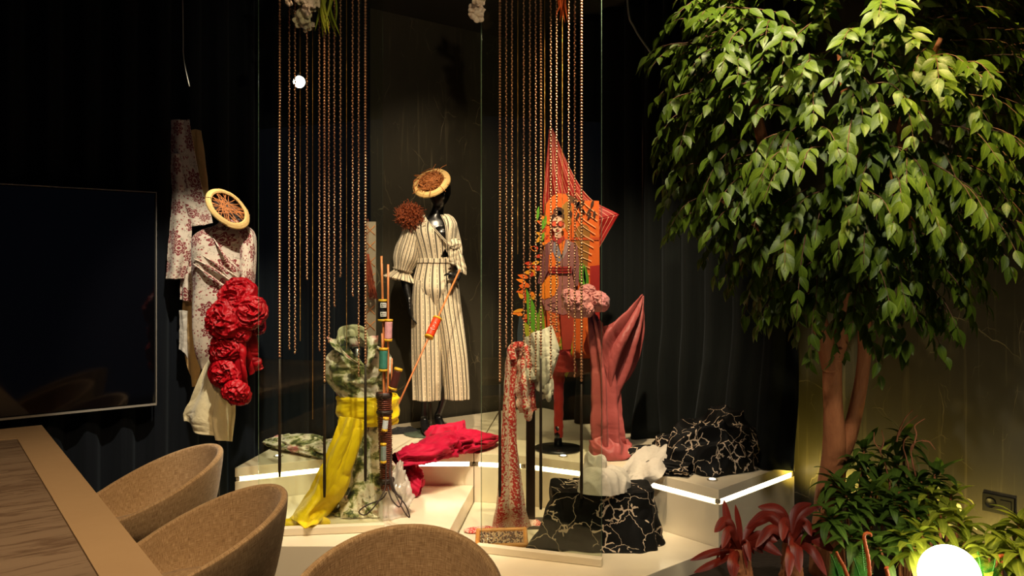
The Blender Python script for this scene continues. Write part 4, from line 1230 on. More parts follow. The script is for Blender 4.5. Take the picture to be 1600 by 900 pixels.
rows = [[py_(530, 650, -.04), py_(544, 652, -.07), py_(558, 654, -.07), py_(570, 656, -.05)],
        [py_(520, 680, -.06), py_(535, 684, -.10), py_(550, 684, -.10), py_(563, 680, -.05)],
        [py_(500, 725, -.06), py_(516, 730, -.12), py_(534, 730, -.12), py_(549, 728, -.05)],
        [py_(480, 765, -.06), py_(499, 772, -.13), py_(520, 772, -.12), py_(541, 768, -.03)],
        [PZ(460, 792, zf + .03), PZ(480, 800, zf + .07), PZ(502, 798, zf + .05), PZ(528, 792, zf + .02)],
        [PZ(450, 812, zf), PZ(464, 816, zf + .04), PZ(484, 822, zf + .045), PZ(503, 815, zf)]]
G, uv = sheet(rows, 80, 120, lambda a, b: .016 * np.sin(a * 11 + b * 2.5) * (1 - .3 * b), .014, 7, 12, zmin=zf)
obj('train', MB().grid(G, uv=uv), M['yellow_cloth'], t, solid=.004)
c = PZ(478, 820, zf); G, uv = heap(c, .125, .04, .045, .1, .35, 9, 6)
obj('train_end', MB().grid(G, uv=uv), M['yellow_cloth'], t)

# hot pink cloth: along the upper platform edge, one end spilling down
pts = [PZ(779, 684, z0 + .035), PZ(752, 688, z0 + .05), PZ(724, 690, z0 + .06), PZ(698, 696, z0 + .05), PZ(666, 708, z0 + .035), PZ(638, 714, z0 + .03), PZ(622, 720, z0 + .012), P(618, 735, 4.58), P(628, 752, 4.52)]
pts2 = [PZ(618, 716, z0 + .02), P(620, 728, 4.57), PZ(634, 748, ZL + .06), PZ(648, 764, ZL + .04), PZ(656, 768, ZL + .03)]
t = thing('cloth_scarf', 'hot pink cloth twisted along the platform edge in front of the striped mannequin', 'fabric', PZ(700, 695, z0))
def scarf_part(nm, pts, rads, m, flat, zb, seed, amp=.3, ks=7.0, kk=120, lobe=2.4):
    pts = crom(np.asarray(pts, float), kk); r = np.interp(np.linspace(0, 1, kk), np.linspace(0, 1, len(rads)), rads)
    L = np.concatenate([[0], np.cumsum(np.linalg.norm(np.diff(pts, axis=0), axis=1))])[-1]
    def rad(th, tt): return 1 + amp * 2.0 * crease(np.stack([np.cos(th) * lobe, np.sin(th) * lobe, tt * L * ks], -1), seed) + .5 * amp * (noise3(np.stack([np.cos(th) * 1.1, np.sin(th) * 1.1, tt * L * 6], -1), seed + 4) - .5)
    mb = MB().tube(pts, r, 64, cap=False, flat=flat, rad=rad, up=(0, 0, 1), uvs=2 * PI * float(np.mean(r)))
    if zb is not None:
        for v in mb.v: v[:, 2] = np.maximum(v[:, 2], zb)
    return obj(nm, mb, m, t)
scarf_part('twisted_length', pts[:7], [.02, .075, .10, .11, .105, .08, .06], M['pink_cloth'], .58, z0, 21, .36, 11)
scarf_part('spilled_end', pts2, [.05, .075, .095, .085, .03], M['pink_cloth'], .55, ZL + .006, 25, .34, 11)
c = PZ(706, 694, z0); G, uv = heap(c, .15, .09, .125, .2, .42, 10, 26); obj('bunched_fold', MB().grid(G, uv=uv), M['pink_cloth'], t)

# small black cloth end on the floor beside the mannequin
c = PZ(630, 675, z0); G, uv = heap(c, .10, .06, .03, .3, .4, 9, 36)
tag(obj('cloth_scrap', MB().grid(G, uv=uv), M['black_cloth']), 'small black cloth end lying on the platform left of the mannequin disc', 'fabric')

# tall white panel with orange lattice behind the bust
pn = P(579, 420, 5.02); zt_ = P(577, 345, 5.02)[2]
dx = U * .038
t = thing('lattice_panel', 'narrow white panel with orange lattice lines standing behind the floral blouse bust', 'panel', (pn[0], pn[1], ZU))
obj('board', MB().box((pn[0], pn[1], (ZU + zt_) / 2), .068, .018, zt_ - ZU - .012, (1, 0, 0), (0, 1, 0)), plain('offwhite_board', (150, 138, 124), .6), t, smooth=False)
lt = MB()
for k in range(7):
    zc = zt_ - .06 - k * .10
    for sgn in (-1, 1):
        lt.tube([(pn[0] - .030, pn[1] - .011, zc - .03 * sgn), (pn[0] + .030, pn[1] - .011, zc + .03 * sgn)], .0022, 4)
obj('lattice', lt, plain('orange_line', (196, 120, 60), .6), t)
ts = MB(); p = P(575, 397, 4.95); rng = random.Random(2)
for k in range(26):
    q = [p + [rng.uniform(-.006, .006), rng.uniform(-.006, .006), 0], p + [.012 + rng.uniform(-.02, .02), rng.uniform(-.01, .01), -.14], p + [.03 + rng.uniform(-.025, .03), rng.uniform(-.01, .01), -.29 + rng.uniform(0, .05)]]
    ts.tube(crom(q, 6), .0022, 4)
ts.tube([p + [0, 0, .22], p], .0015, 4)
tag(obj('tassel', ts, plain('rust_tassel_thread', (140, 60, 34), .7)), 'rust red tassel hanging in front of the lattice panel', 'tassel')

# ---------------------------------------------------------------- wicker quiver with rods and thread spools
QD = 4.02
def pq(x, y, o=0.0): return P(x, y, QD + o)
qb = pq(604, 765); qt = pq(600, 613)
t = thing('wicker_quiver', 'tall dark wicker quiver leaning on the blouse bust, holding pale rods', 'basket', qb)
obj('tube', MB().tube([qb + (qt - qb) * k for k in np.linspace(0, 1, 30)], np.interp(np.linspace(0, 1, 30), [0, .9, 1], [.026, .033, .036]), 20, rad=lambda th, tt: 1 + .05 * np.sin(tt * 200) * np.cos(th * 9)), plain('dark_wicker', (92, 42, 24), .45, var=.3, vs=60), t)
wv = MB()
for k in np.linspace(.02, .98, 46):
    c = qb + (qt - qb) * k; r = np.interp(k, [0, .9, 1], [.028, .035, .038]); q = np.linspace(0, 2 * PI, 21)
    ph = PI * (round(k * 47) % 2)
    wv.tube(np.stack([c[0] + (r + .0022 * np.cos(q * 8 + ph)) * np.cos(q), c[1] + (r + .0022 * np.cos(q * 8 + ph)) * np.sin(q), 0 * q + c[2]], -1), .0028, 5)
obj('weaving', wv, plain('dark_wicker_weave', (104, 48, 28), .4, var=.3, vs=60), t, kind='stuff')
for k, w in ((.97, .014), (.80, .008), (.10, .010)):
    c = qb + (qt - qb) * k; obj('band', MB().lathe(c, [(.040, -w), (.043, 0), (.040, w)], 20), M['tail'], t)
rods = {}
def rod(a, b, r, label):
    o = obj('wooden_rod', MB().tube(crom([a, (np.asarray(a) + b) / 2 + [.002, 0, 0], b], 8), r, 8), M['rod'])
    return tag(o, label, 'rod', 'rods in the quiver')
def spool(c, ax, r, L, m, mr, label, words=None):
    ax = np.asarray(ax, float); ax /= np.linalg.norm(ax); c = np.asarray(c, float)
    t = thing('thread_spool', label, 'spool', c)
    n = 14; pr_ = []
    for k in range(n + 1):
        z = -L / 2 + L * k / n; pr_.append((r * (1 + .015 * (k % 2)), z))
    th_ = obj('thread', MB().lathe(c, pr_, 22, ax), m, t)
    for s in (-1, 1):
        obj('rim', MB().lathe(c + ax * s * (L / 2 + .006), [(r * 1.05, -.006), (r * 1.1, 0), (r * 1.05, .006)], 22, ax), mr, t)
    return t
yel = plain('mustard_rim', (206, 160, 30), .5)
rod(pq(596, 400, .01), pq(603, 720, .01), .006, 'tall pale rod in the quiver, carrying the black spool')
rod(pq(606.5, 413, -.005), pq(605, 720, -.005), .0055, 'second tall pale rod in the quiver, carrying the pink spool')
rod(pq(597, 521, -.018), pq(601, 720, -.012), .005, 'shorter pale rod in the quiver, carrying the teal spool')
rod(pq(612.5, 560, .0), pq(607, 720, .0), .004, 'short thin rod in the quiver beside the pink spool rod')
sb = spool(pq(598, 485, .01), (.02, 0, 1), .022, .088, plain('black_thread', (18, 17, 17), .5), yel, 'black thread spool with white labels, highest on the rods')
lab = plain('white_paper_label', (220, 216, 206), .7); ink = plain('black_ink', (15, 15, 15), .7)
for yy, txt in ((477, '100m'), (491, 'Nº40')):
    cc = pq(599, yy, .01 - .024)
    lb_ = obj('label', MB().box(cc, .030, .002, .024), lab, sb, smooth=False, label='white printed paper label')
    mk = MB()                                          # the print is too small to read in the photograph: dark strokes only
    for kx, kz, w_, h2 in ((-.008, .004, .006, .006), (.001, .004, .007, .003), (.009, .004, .004, .006), (-.004, -.005, .014, .003), (.009, -.005, .004, .004)):
        mk.box(cc + [kx, -.0014, kz], w_, .001, h2)
    obj('printed_mark', mk, ink, lb_, smooth=False)
spool(pq(607, 516, -.005), (.03, 0, 1), .019, .088, plain('pink_thread', (222, 158, 160), .6, var=.3, vs=60), yel, 'pale pink thread spool on the second rod')
spool(pq(599, 562, -.018), (.03, 0, 1), .021, .094, plain('teal_thread', (58, 124, 108), .6, var=.3, vs=60), yel, 'teal thread spool on the shorter rod above the quiver')
spool(pq(618, 592, -.015), (.30, 0, 1), .020, .088, plain('brown_thread', (70, 24, 14), .6), yel, 'dark brown thread spool leaning out right of the quiver top')
s2 = spool(pq(602, 663, -.065), (.12, 0, 1), .014, .046, plain('pale_blue_thread', (196, 204, 206), .6), yel, 'small pale thread spool hanging by its thread on the quiver')
obj('thread_end', MB().tube(crom([pq(602, 655, -.06), pq(594, 640, -.058), pq(591, 625, -.05), pq(598, 615, -.045)], 14), .0015, 5), M['tail'], s2)
s3 = spool(pq(599, 708, -.06), (.0, 0, 1), .014, .075, plain('grey_blue_thread', (120, 132, 128), .6), yel, 'grey blue thread spool hanging low on the quiver')
obj('thread_end', MB().tube(crom([pq(599, 695, -.058), pq(592, 670, -.05), pq(594, 640, -.045), pq(597, 618, -.04)], 14), .0015, 5), M['tail'], s3)
# long rod leaning across the mannequin, with a red spool
a, b = P(717, 424, 5.03), PZ(607, 706, z0); b = P(608, 640, 4.42)
b = a + (P(606, 700, 4.34) - a)
lo = PZ(611, 700, ZU + .008)
a = P(718, 422, 5.02); lo = P(604, 672, 4.50)
fz = lo + (lo - a) * 0.0
ro = obj('wooden_rod', MB().tube([a, lo + (lo - a) * .12], .0055, 8), M['rod']); tag(ro, 'long pale rod slanting from the mannequin hand down to the quiver', 'rod')
k = .41; c = P(680, 512, np.interp(.36, [0, 1], [5.02, 4.50]))
f = (512 - 422) / (672 - 422); 
# point of the rod at pixel row 512
tt = np.linspace(0, 1, 400); L_ = a + (lo - a) * tt[:, None]; rowp = HOR + (CAM_Z - L_[:, 2]) / L_[:, 1] * F_PX; c = L_[np.argmin(np.abs(rowp - 512))]
so = spool(c, a - lo, .026, .118, plain('red_orange_thread', (226, 62, 24), .5), yel, 'red orange thread spool with white swirl on the slanting rod')
axr = (a - lo) / np.linalg.norm(a - lo); sd = np.cross(axr, [0, 1, 0]); sd /= np.linalg.norm(sd); fn = np.cross(sd, axr); fn = fn if fn[1] < 0 else -fn
lg = MB()
for off, r0, q0, q1 in ((-.012, .012, 3.3, 6.1), (-.004, .007, .4, 3.5), (.018, .008, .3, 3.0)):
    q = np.linspace(q0, q1, 14)
    lg.tube(np.array([c + axr * (off + r0 * math.sin(w)) + sd * r0 * math.cos(w) + fn * math.sqrt(max(.0275 ** 2 - (r0 * math.cos(w)) ** 2, 0)) for w in q]), .0026, 6, flat=.4)
obj('swirl_mark', lg, lab, so, label='white printed swirl')
# clear crumpled wrapping and dark cord loops under the quiver
c = PZ(614, 803, ZL + .004); G, uv = heap(c, .075, .07, .19, 0, .6, 17, 4, 70, 40)
wrap = Mt('clear_crumpled_film', .25, 0, .6); wrap.col(lin((210, 200, 186))); wrap.inp('Alpha', .55); wrap = wrap.m
tag(obj('plastic_wrap', MB().grid(G, uv=uv), wrap), 'crumpled clear plastic wrapping under the wicker quiver', 'wrapping')
cords = [[(612, 700, .0), (610, 740, -.06), (617, 770, -.12), (632, 800, -.16), (640, 808, -.16), (634, 790, -.14), (618, 768, -.12), (612, 745, -.08)],
         [(603, 715, -.05), (602, 760, -.10), (590, 785, -.16), (572, 804, -.17), (561, 800, -.17), (572, 790, -.16), (596, 780, -.12), (604, 770, -.08)],
         [(608, 735, -.04), (613, 765, -.10), (627, 778, -.13), (624, 792, -.15), (612, 780, -.12), (606, 760, -.07)]]
t = thing('leather_cord', 'thin dark cord looping out at the foot of the wicker quiver', 'cord', PZ(605, 806, ZL))
for q in cords:
    p = crom([pq(x, y, o) for x, y, o in q], 60); p[:, 2] = np.maximum(p[:, 2], ZL + .006)
    obj('loop', MB().tube(p, .0035, 6), M['tail'], t)

# ---------------------------------------------------------------- lace scarf on the dark post, white blouse, frame
PD = 4.24
pp = P(829, 808, PD)
t = thing('wooden_post', 'dark wooden post carrying the red lace scarf behind the right glass panel', 'post', (pp[0], PD, ZR))
h = P(829, 560, PD)[2]
obj('shaft', MB().box((pp[0], PD, (ZR + h) / 2), .048, .048, h - ZR), M['dark_post'], t, smooth=False, bevel=.003)
obj('base_plate', MB().box((pp[0] + .03, PD, ZR + .008), .20, .16, .016), M['dark_post'], t, smooth=False, bevel=.003)
obj('cross_arm', MB().box((pp[0] + .02, PD - .01, h + .012), .19, .04, .024), M['dark_post'], t, smooth=False, bevel=.003)
SD = 4.10
def ps(x, y, o=0.0): return P(x, y, SD + o)
t = thing('lace_scarf', 'cream scarf with red lace pattern looped over the post and falling to the floor', 'scarf', PZ(790, 832, ZR))
zf = ZR + .005
G, uv = sheet([[ps(801, 546, .02), ps(808, 541, .02), ps(818, 540, .03)], [ps(790, 560, -.02), ps(800, 552, -.05), ps(809, 556, 0)], [ps(785, 610, -.02), ps(796, 606, -.07), ps(806, 610, 0)],
               [ps(781, 680, -.02), ps(794, 680, -.08), ps(809, 680, 0)], [ps(777, 740, -.02), ps(796, 742, -.09), ps(817, 742, 0)], [ps(772, 795, -.02), ps(797, 800, -.08), ps(825, 798, .02)], [PZ(768, 826, zf), PZ(797, 830, zf), PZ(832, 826, zf)]],
              70, 140, lambda a, b: .013 * np.sin(a * 13 + 2 * b), .008, 8, 5)
obj('long_fall', MB().grid(G, uv=uv), M['lace'], t, solid=.004)
G, uv = sheet([[ps(812, 541, .03), ps(822, 543, .04), ps(830, 548, .05)], [ps(808, 575, -.04), ps(818, 572, -.08), ps(832, 578, -.02)], [ps(806, 618, -.05), ps(820, 622, -.12), ps(836, 612, -.05)], [ps(811, 642, -.05), ps(824, 652, -.10), ps(839, 640, -.05)],
               [ps(815, 634, .00), ps(826, 640, .0), ps(838, 630, .0)], [ps(818, 590, .06), ps(826, 590, .06), ps(834, 590, .06)]], 60, 110, lambda a, b: .012 * np.sin(a * 9), .018, 11, 7)
obj('loop_fall', MB().grid(G, uv=uv), M['lace'], t, solid=.004)
obj('knot_loop', MB().tube(crom([ps(801, 562, -.06), ps(799, 548, -.05), ps(807, 540, -.04), ps(818, 543, -.03), ps(825, 556, -.04), ps(826, 572, -.06), ps(820, 590, -.09)], 40), .021, 16, flat=.5, rad=lambda th, tt: 1 + .25 * np.sin(th * 5 + tt * 8), uvs=.13), M['lace'], t)
for k, (x, y, rx, ry, h_, sd, r_) in enumerate(((752, 829, .085, .04, .02, 3, .1), (832, 822, .06, .05, .03, 7, 0))):
    G, uv = heap(PZ(x, y, zf), rx, ry, h_, r_, .35, 12, sd, 50, 18); obj('floor_fold', MB().grid(G, uv=uv), M['lace'], t)
# white blouse on the post
t = thing('white_blouse', 'crumpled white blouse hanging on the post beside the lace scarf', 'blouse', ps(850, 626))
G, uv = sheet([[ps(820, 527, .05), ps(838, 518, .03), ps(862, 509, .05)], [ps(814, 548, .03), ps(842, 545, -.05), ps(871, 540, .04)], [ps(822, 570, .0), ps(846, 572, -.08), ps(875, 556, .04)], [ps(826, 592, -.01), ps(846, 590, -.08), ps(866, 588, .02)], [ps(824, 606, -.01), ps(842, 610, -.06), ps(860, 612, .02)]],
              80, 80, lambda a, b: .016 * np.sin(a * 11 + b * 5) * (.3 + b), .011, 15, 15)
obj('body_cloth', MB().grid(G, uv=uv), M['white_cloth'], t, solid=.004)
G, uv = sheet([[ps(840, 600, -.04), ps(852, 596, -.05), ps(862, 580, -.03)], [ps(842, 612, -.06), ps(855, 614, -.08), ps(866, 600, -.04)], [ps(848, 622, -.05), ps(857, 626, -.07), ps(866, 618, -.04)], [ps(850, 620, .0), ps(857, 622, .0), ps(864, 612, .02)]], 50, 50, lambda a, b: .01 * np.sin(a * 9), .025, 14, 5)
obj('sleeve', MB().grid(G, uv=uv), M['white_cloth'], t, solid=.004)
G, uv = heap(ps(826, 592, -.07), .03, .03, .05, 0, .5, 14, 4, 50, 22); obj('bow', MB().grid(G, uv=uv), M['white_cloth'], t)

# small bamboo frame strung with beads
fa, fb, fc, fd = PZ(747, 829, zf + .035), PZ(820, 827, zf + .035), PZ(822, 851, zf + .012), PZ(746, 854, zf + .012)
t = thing('beaded_tray', 'small bamboo frame strung with red and brown beads, lying before the lace scarf', 'frame', (fa + fc) / 2 * [1, 1, 0] + [0, 0, zf])
bam = plain('golden_bamboo', (196, 132, 60), .45, var=.2, vs=30)
for p, q in ((fa, fb), (fb, fc), (fc, fd), (fd, fa)):
    k = np.linspace(-.03, 1.03, 25)
    obj('bar', MB().tube(p + (q - p) * k[:, None], .0115, 8, rad=lambda th, tt: 1 + .12 * np.exp(-((tt - .33) / .015) ** 2) + .12 * np.exp(-((tt - .7) / .015) ** 2)), bam, t)
rng = random.Random(7); bm1, bm2 = MB(), MB()
for k in range(15):
    f = (k + .5) / 15
    p, q = fa + (fd - fa) * f, fb + (fc - fb) * f
    for j in range(24):
        g = (j + rng.uniform(.1, .9)) / 24
        (bm1 if rng.random() < .55 else bm2).ball(p + (q - p) * g - [0, 0, .004], .0046, 6)
obj('bead_string', bm1, plain('dark_brown_bead', (80, 36, 22), .35), t, kind='stuff')
obj('bead_string', bm2, plain('pale_bead', (196, 156, 116), .35), t, kind='stuff')

# ---------------------------------------------------------------- cube draped in black printed cloth
ca, cb = PZ(868, 860, ZR), PZ(1012, 860, ZR)
bx0, bx1, by0, by1, bh = ca[0] - .015, cb[0] + .045, ca[1] + .01, ca[1] + .27, .275
cx, cy = (bx0 + bx1) / 2, (by0 + by1) / 2
t = thing('draped_cube', 'cube draped in black cloth with white branch print, beside the right glass panel', 'fabric', (cx, cy, ZR))
nu, nv = 240, 120
q = np.linspace(0, 2 * PI, nu + 1); v = np.linspace(0, 1, nv)
TH, V = np.meshgrid(q, v)
def sq(c, p): return np.sign(c) * np.abs(c) ** p
top = sm(V / .36)
rr = np.where(V < .36, V / .36, 1.0)
ex = .34
X = sq(np.cos(TH), ex) * rr * (bx1 - bx0) / 2; Y = sq(np.sin(TH), ex) * rr * (by1 - by0) / 2
down = np.clip((V - .36) / .64, 0, 1)
fo = .05 * down ** 1.5 * (np.sin(TH * 5 + 1.0) + .6 * np.sin(TH * 9 + 2)) * .35 + down ** 2.0 * .04 + .05 * down ** 2 * (noise3(np.stack([np.cos(TH) * 2, np.sin(TH) * 2, V * 2], -1), 6) - .3)
left = np.exp(-((np.angle(np.exp(1j * (TH - PI * 1.12)))) / .45) ** 2)
fo = fo + left * down ** 2 * .10
X = X + np.cos(TH) * fo; Y = Y + np.sin(TH) * fo
Z = bh * (1 - down) + .004 + .010 * (noise3(np.stack([X * 9, Y * 9, 0 * X], -1), 2) - .5) * (1 - down)
Z = Z + left * down * (1 - down) * .10
Gc = np.stack([cx + X, cy + Y, ZR + Z], -1)
Gc += gnormals(Gc) * (.022 * crease(np.stack([Gc[..., 0] * 7, Gc[..., 1] * 7, Gc[..., 2] * 7], -1), 9) * np.clip(V * 3, 0, 1))[..., None]
Gc[..., 2] = np.maximum(Gc[..., 2], ZR + .004)
uv = np.stack([Gc[..., 0] + .6 * Gc[..., 1], Gc[..., 2] + .8 * Gc[..., 1]], -1)
obj('printed_cloth', MB().grid(Gc, uv=uv), M['black_print'], t)
obj('inner_box', MB().box((cx, cy, ZR + bh * .45), (bx1 - bx0) * .8, (by1 - by0) * .8, bh * .85), M['dark_post'], t, smooth=False)
# white cotton lying on the cube and running back over the platform
zt = ZR + bh
t = thing('white_garment', 'white cotton garment rolled on the draped cube and trailing back to the platform', 'garment', PZ(940, 768, zt))
for x, y, rx, ry, h_, r_, am, sd, nm in ((940, 767, .115, .085, .100, .1, .22, 41, 'rolled_bundle'), (928, 758, .065, .055, .150, -.3, .30, 44, 'bundle_fold'), (962, 760, .06, .06, .085, .3, .25, 47, 'bundle_fold')):
    G, uv = heap(PZ(x, y, zt + .002), rx, ry, h_, r_, am, 8, sd, 90, 44, .62); obj(nm, MB().grid(G, uv=uv), M['white_cloth'], t)
G, uv = sheet([[P(962, 742, 4.05), P(975, 760, 4.02), P(996, 780, 4.02)], [P(975, 728, 4.15), P(992, 742, 4.12), P(1012, 762, 4.10)], [PZ(992, 712, z0 + .05), PZ(1014, 722, z0 + .06), PZ(1034, 742, z0 + .03)], [PZ(1010, 700, z0 + .06), PZ(1032, 704, z0 + .08), PZ(1048, 720, z0 + .05)], [PZ(1024, 697, z0 + .06), PZ(1042, 698, z0 + .08), PZ(1055, 708, z0 + .05)]],
              80, 80, lambda a, b: .011 * np.sin(a * 9 + 3 * b), .014, 10, 19)
obj('trailing_cloth', MB().grid(G, uv=uv), M['white_cloth'], t, solid=.004)
# black printed cloth heaped on the platform corner and hanging over its edge
t = thing('printed_cloth_heap', 'black cloth with white branch print heaped on the right platform corner', 'fabric', PZ(1115, 735, z0))
for (x, y, rx, ry, h_, ro, sd) in ((1118, 730, .21, .14, .235, .3, 5), (1062, 712, .14, .10, .13, .2, 8), (1150, 732, .11, .08, .13, 0, 12), (1010, 712, .12, .06, .05, .5, 15)):
    G, uv = heap(PZ(x, y, z0), rx, ry, h_, ro, .42, 7, sd, 110, 50, .7); obj('crumpled_fold', MB().grid(G, uv=uv), M['black_print'], t)
scarf_part('trailing_length', [PZ(1080, 734, z0 + .03), PZ(1050, 730, z0 + .03), PZ(1020, 728, z0 + .025), P(1012, 745, 4.28), P(1012, 775, 4.22), P(1016, 800, 4.16)], [.06, .07, .07, .065, .065, .06], M['black_print'], .5, None, 51, .25, 8)

# ---------------------------------------------------------------- dusty rose drape
KD = 4.58
def pk(x, y, o=0.0): return P(x, y, KD + o)
t = thing('satin_drape', 'dusty rose satin drape pulled up to a point and falling to the platform', 'fabric', PZ(955, 715, z0))
G, uv = sheet([[pk(916, 480, .0), pk(926, 484, -.03), pk(940, 505, -.04)], [pk(920, 540, .0), pk(936, 540, -.06), pk(954, 548, -.03)], [pk(922, 600, .0), pk(944, 600, -.08), pk(968, 600, 0)], [pk(920, 655, 0), pk(946, 660, -.08), pk(974, 655, 0)], [pk(922, 700, 0), pk(948, 704, -.06), pk(978, 690, 0)], [PZ(924, 714, z0), PZ(950, 716, z0), PZ(978, 706, z0)]],
              90, 120, lambda a, b: .020 * np.sin(a * 21 + 1.6 * b) * (.5 + .8 * noise3(np.stack([a * 6, b, 0 * a], -1), 3)), .012, 7, 7)
obj('long_fall', MB().grid(G, uv=uv), M['rose_cloth'], t, solid=.004)
G, uv = sheet([[pk(1003, 460, .10), pk(1004, 461, .10), pk(1005, 462, .10), pk(1006, 463, .11)], [pk(980, 482, .04), pk(990, 490, .0), pk(998, 500, .04), pk(1004, 500, .10)], [pk(958, 500, .0), pk(974, 518, -.06), pk(988, 532, .0), pk(998, 530, .08)], [pk(944, 508, -.02), pk(960, 545, -.08), pk(978, 568, -.01), pk(990, 560, .07)], [pk(940, 520, -.03), pk(950, 575, -.07), pk(966, 606, -.02), pk(978, 590, .06)], [pk(940, 560, -.03), pk(950, 606, -.05), pk(960, 630, -.02), pk(970, 612, .03)]],
              110, 100, lambda a, b: .026 * np.sin(a * 22 + 1.8 * np.sin(b * 3)) * (.4 + 1.1 * noise3(np.stack([a * 5, b * 1.5, 0 * a], -1), 6)) * np.sin(PI * np.clip(b * .95 + .05, 0, 1)), .012, 6, 12)
obj('swag', MB().grid(G, uv=uv), M['rose_cloth'], t, solid=.004)
c = PZ(956, 712, z0); G, uv = heap(c, .105, .085, .115, .3, .5, 10, 17, 80, 36); obj('floor_bunch', MB().grid(G, uv=uv), M['rose_cloth'], t)
for k, (x, y, r, o, h_, m_) in enumerate(((903, 476, 21, -.10, .10, 'rose_pale'), (935, 471, 17, -.06, .10, 'rose_pale'), (888, 462, 12, -.07, .06, 'rose_pale'), (917, 458, 14, -.05, .07, 'rose_pale'), (916, 484, 12, -.12, .06, 'rose_pale'))):
    G, uv = rose(pk(x, y, o), (.1 * k - .2, -1, .15), r * KD / F_PX, h_, 70 + k, 1.5, amp=.5)
    obj('ruffle', MB().grid(G, uv=uv), M[m_], t)
obj('hanging_thread', MB().tube([pk(1004, 461, .10), (pk(1004, 461, .10)[0], KD + .10, CEIL)], .0006, 4), M['tail'], t)
# ---------------------------------------------------------------- glass reflection put in as a standee, with fan, on a wrapped pole
TD = 4.76
t = thing('reflected_standee', 'cut-out of a reflected print of a woman in red glasses among orange leaves, on a red wrapped pole', 'standee', PZ(872, 702, ZU))
_col = {}
def flatc(c):
    k = tuple(c)
    if k not in _col: _col[k] = plain('reflected_print_%d' % len(_col), c, .55, var=.12, vs=25)
    return _col[k]
def layer(name, pts, c, lev, label=None, thick=.0022):
    d = TD - .0026 * lev
    pl = [P(x, y, d) for x, y in pts]
    return obj(name, MB().plate(pl, (0, thick, 0)), flatc(c), t, smooth=False, label=label)
def oval(x, y, rx, ry, n=20, rot=0):
    ca, sa = math.cos(rot), math.sin(rot)
    return [(x + rx * math.cos(q) * ca - ry * math.sin(q) * sa, y + rx * math.cos(q) * sa + ry * math.sin(q) * ca) for q in np.linspace(0, 2 * PI, n, endpoint=False)]
def leafpoly(x0, y0, x1, y1, w, n=9, bend=0.0):
    d = np.array([x1 - x0, y1 - y0], float); nn = np.array([-d[1], d[0]]) / np.linalg.norm(d)
    k = np.linspace(0, 1, n); base = np.array([x0, y0]) + d * k[:, None] + nn * (bend * np.sin(PI * k))[:, None]
    ww = (w * np.sin(PI * k ** .8))[:, None]
    return [tuple(p) for p in np.concatenate([base + nn * ww, (base - nn * ww)[::-1][1:-1]])]
ORG_, ORD, BRN, RED_ = (214, 92, 18), (178, 62, 16), (96, 56, 26), (150, 26, 20)
obj('backing_board', MB().plate([P(x, y, TD + .012) for x, y in [(852, 318), (866, 304), (886, 302), (904, 312), (936, 314), (937, 575), (900, 590), (852, 585), (842, 500), (846, 420), (848, 350)]], (0, .006, 0)), flatc(BRN), t, smooth=False)
layer('orange_arch', [(853, 320), (860, 308), (872, 302), (884, 303), (890, 312), (893, 330), (893, 560), (850, 560), (846, 470)], ORG_, 0)
layer('orange_wall', [(892, 318), (905, 313), (936, 314), (937, 420), (937, 560), (892, 560)], (204, 88, 20), 0)
layer('wall_red_panel', [(922, 416), (937, 414), (937, 572), (922, 572)], RED_, 1)  # flat red-brown stripe at the right edge
layer('arched_niche', [(899, 440), (898, 372), (899, 362), (904, 353), (911, 350), (918, 353), (922, 362), (922, 372), (916, 440)], (132, 84, 26), 1)
for k in range(11):
    x0, y0 = 934 - k * 1.5 + (k % 2), 334 + k * 10.5
    q = [(x0 - 34 + k * 1.2, y0 - 34 + k * 2), (x0 - 20, y0 - 16 + k), (x0, y0)]
    q2 = crom([q[0], q[1], q[2]], 8)
    layer('stripe', [tuple(p) for p in q2] + [(p[0], p[1] + 1.3) for p in q2[::-1]], (232, 176, 130), 3)
layer('cornice', [(892, 371), (936, 371), (936, 375), (892, 375)], ORD, 2)
layer('ochre_patch', [(878, 322), (886, 314), (894, 322), (892, 350), (886, 362), (878, 345)], (150, 104, 40), 1)  # flat ochre patch beside the arch
rng = random.Random(12)
for k in range(46):                                   # ragged orange tree on the left
    y = rng.uniform(345, 500); x = np.interp(y, [345, 400, 440, 500], [858, 842, 828, 822]) + rng.uniform(-8, 12)
    a = rng.uniform(2.2, 4.6); L = rng.uniform(10, 20)
    layer('orange_leaf', leafpoly(x, y, x + L * math.cos(a), y + L * math.sin(a) * .9, rng.uniform(2.2, 4.2)), rng.choice([ORG_, (226, 120, 20), (190, 52, 20), (214, 140, 30)]), 1 + k % 3)
for k in range(14):
    x, y = rng.uniform(890, 932), rng.uniform(312, 336); a = rng.uniform(.4, 2.2)
    layer('dark_leaf', leafpoly(x, y, x + 13 * math.cos(a), y + 13 * math.sin(a), 2.2), (56, 26, 12), 3 + k % 2)
GR, YG = (86, 148, 28), (150, 150, 30)
for q, c, lv in ((leafpoly(836, 548, 822, 450, 9, bend=4), GR, 5), (leafpoly(842, 565, 846, 470, 8), (110, 140, 26), 6), (leafpoly(828, 570, 812, 492, 12), (44, 52, 60), 4), (leafpoly(850, 570, 818, 500, 10), YG, 7),
                 (leafpoly(885, 590, 893, 500, 12, bend=-6), YG, 4), (leafpoly(912, 458, 908, 402, 5), GR, 5), (leafpoly(918, 450, 913, 412, 4), (70, 120, 26), 5), (leafpoly(846, 360, 854, 336, 4), GR, 4), (leafpoly(838, 346, 842, 322, 3), GR, 4), (leafpoly(844, 380, 850, 362, 3), GR, 4)):
    layer('green_leaf', q, c, lv)
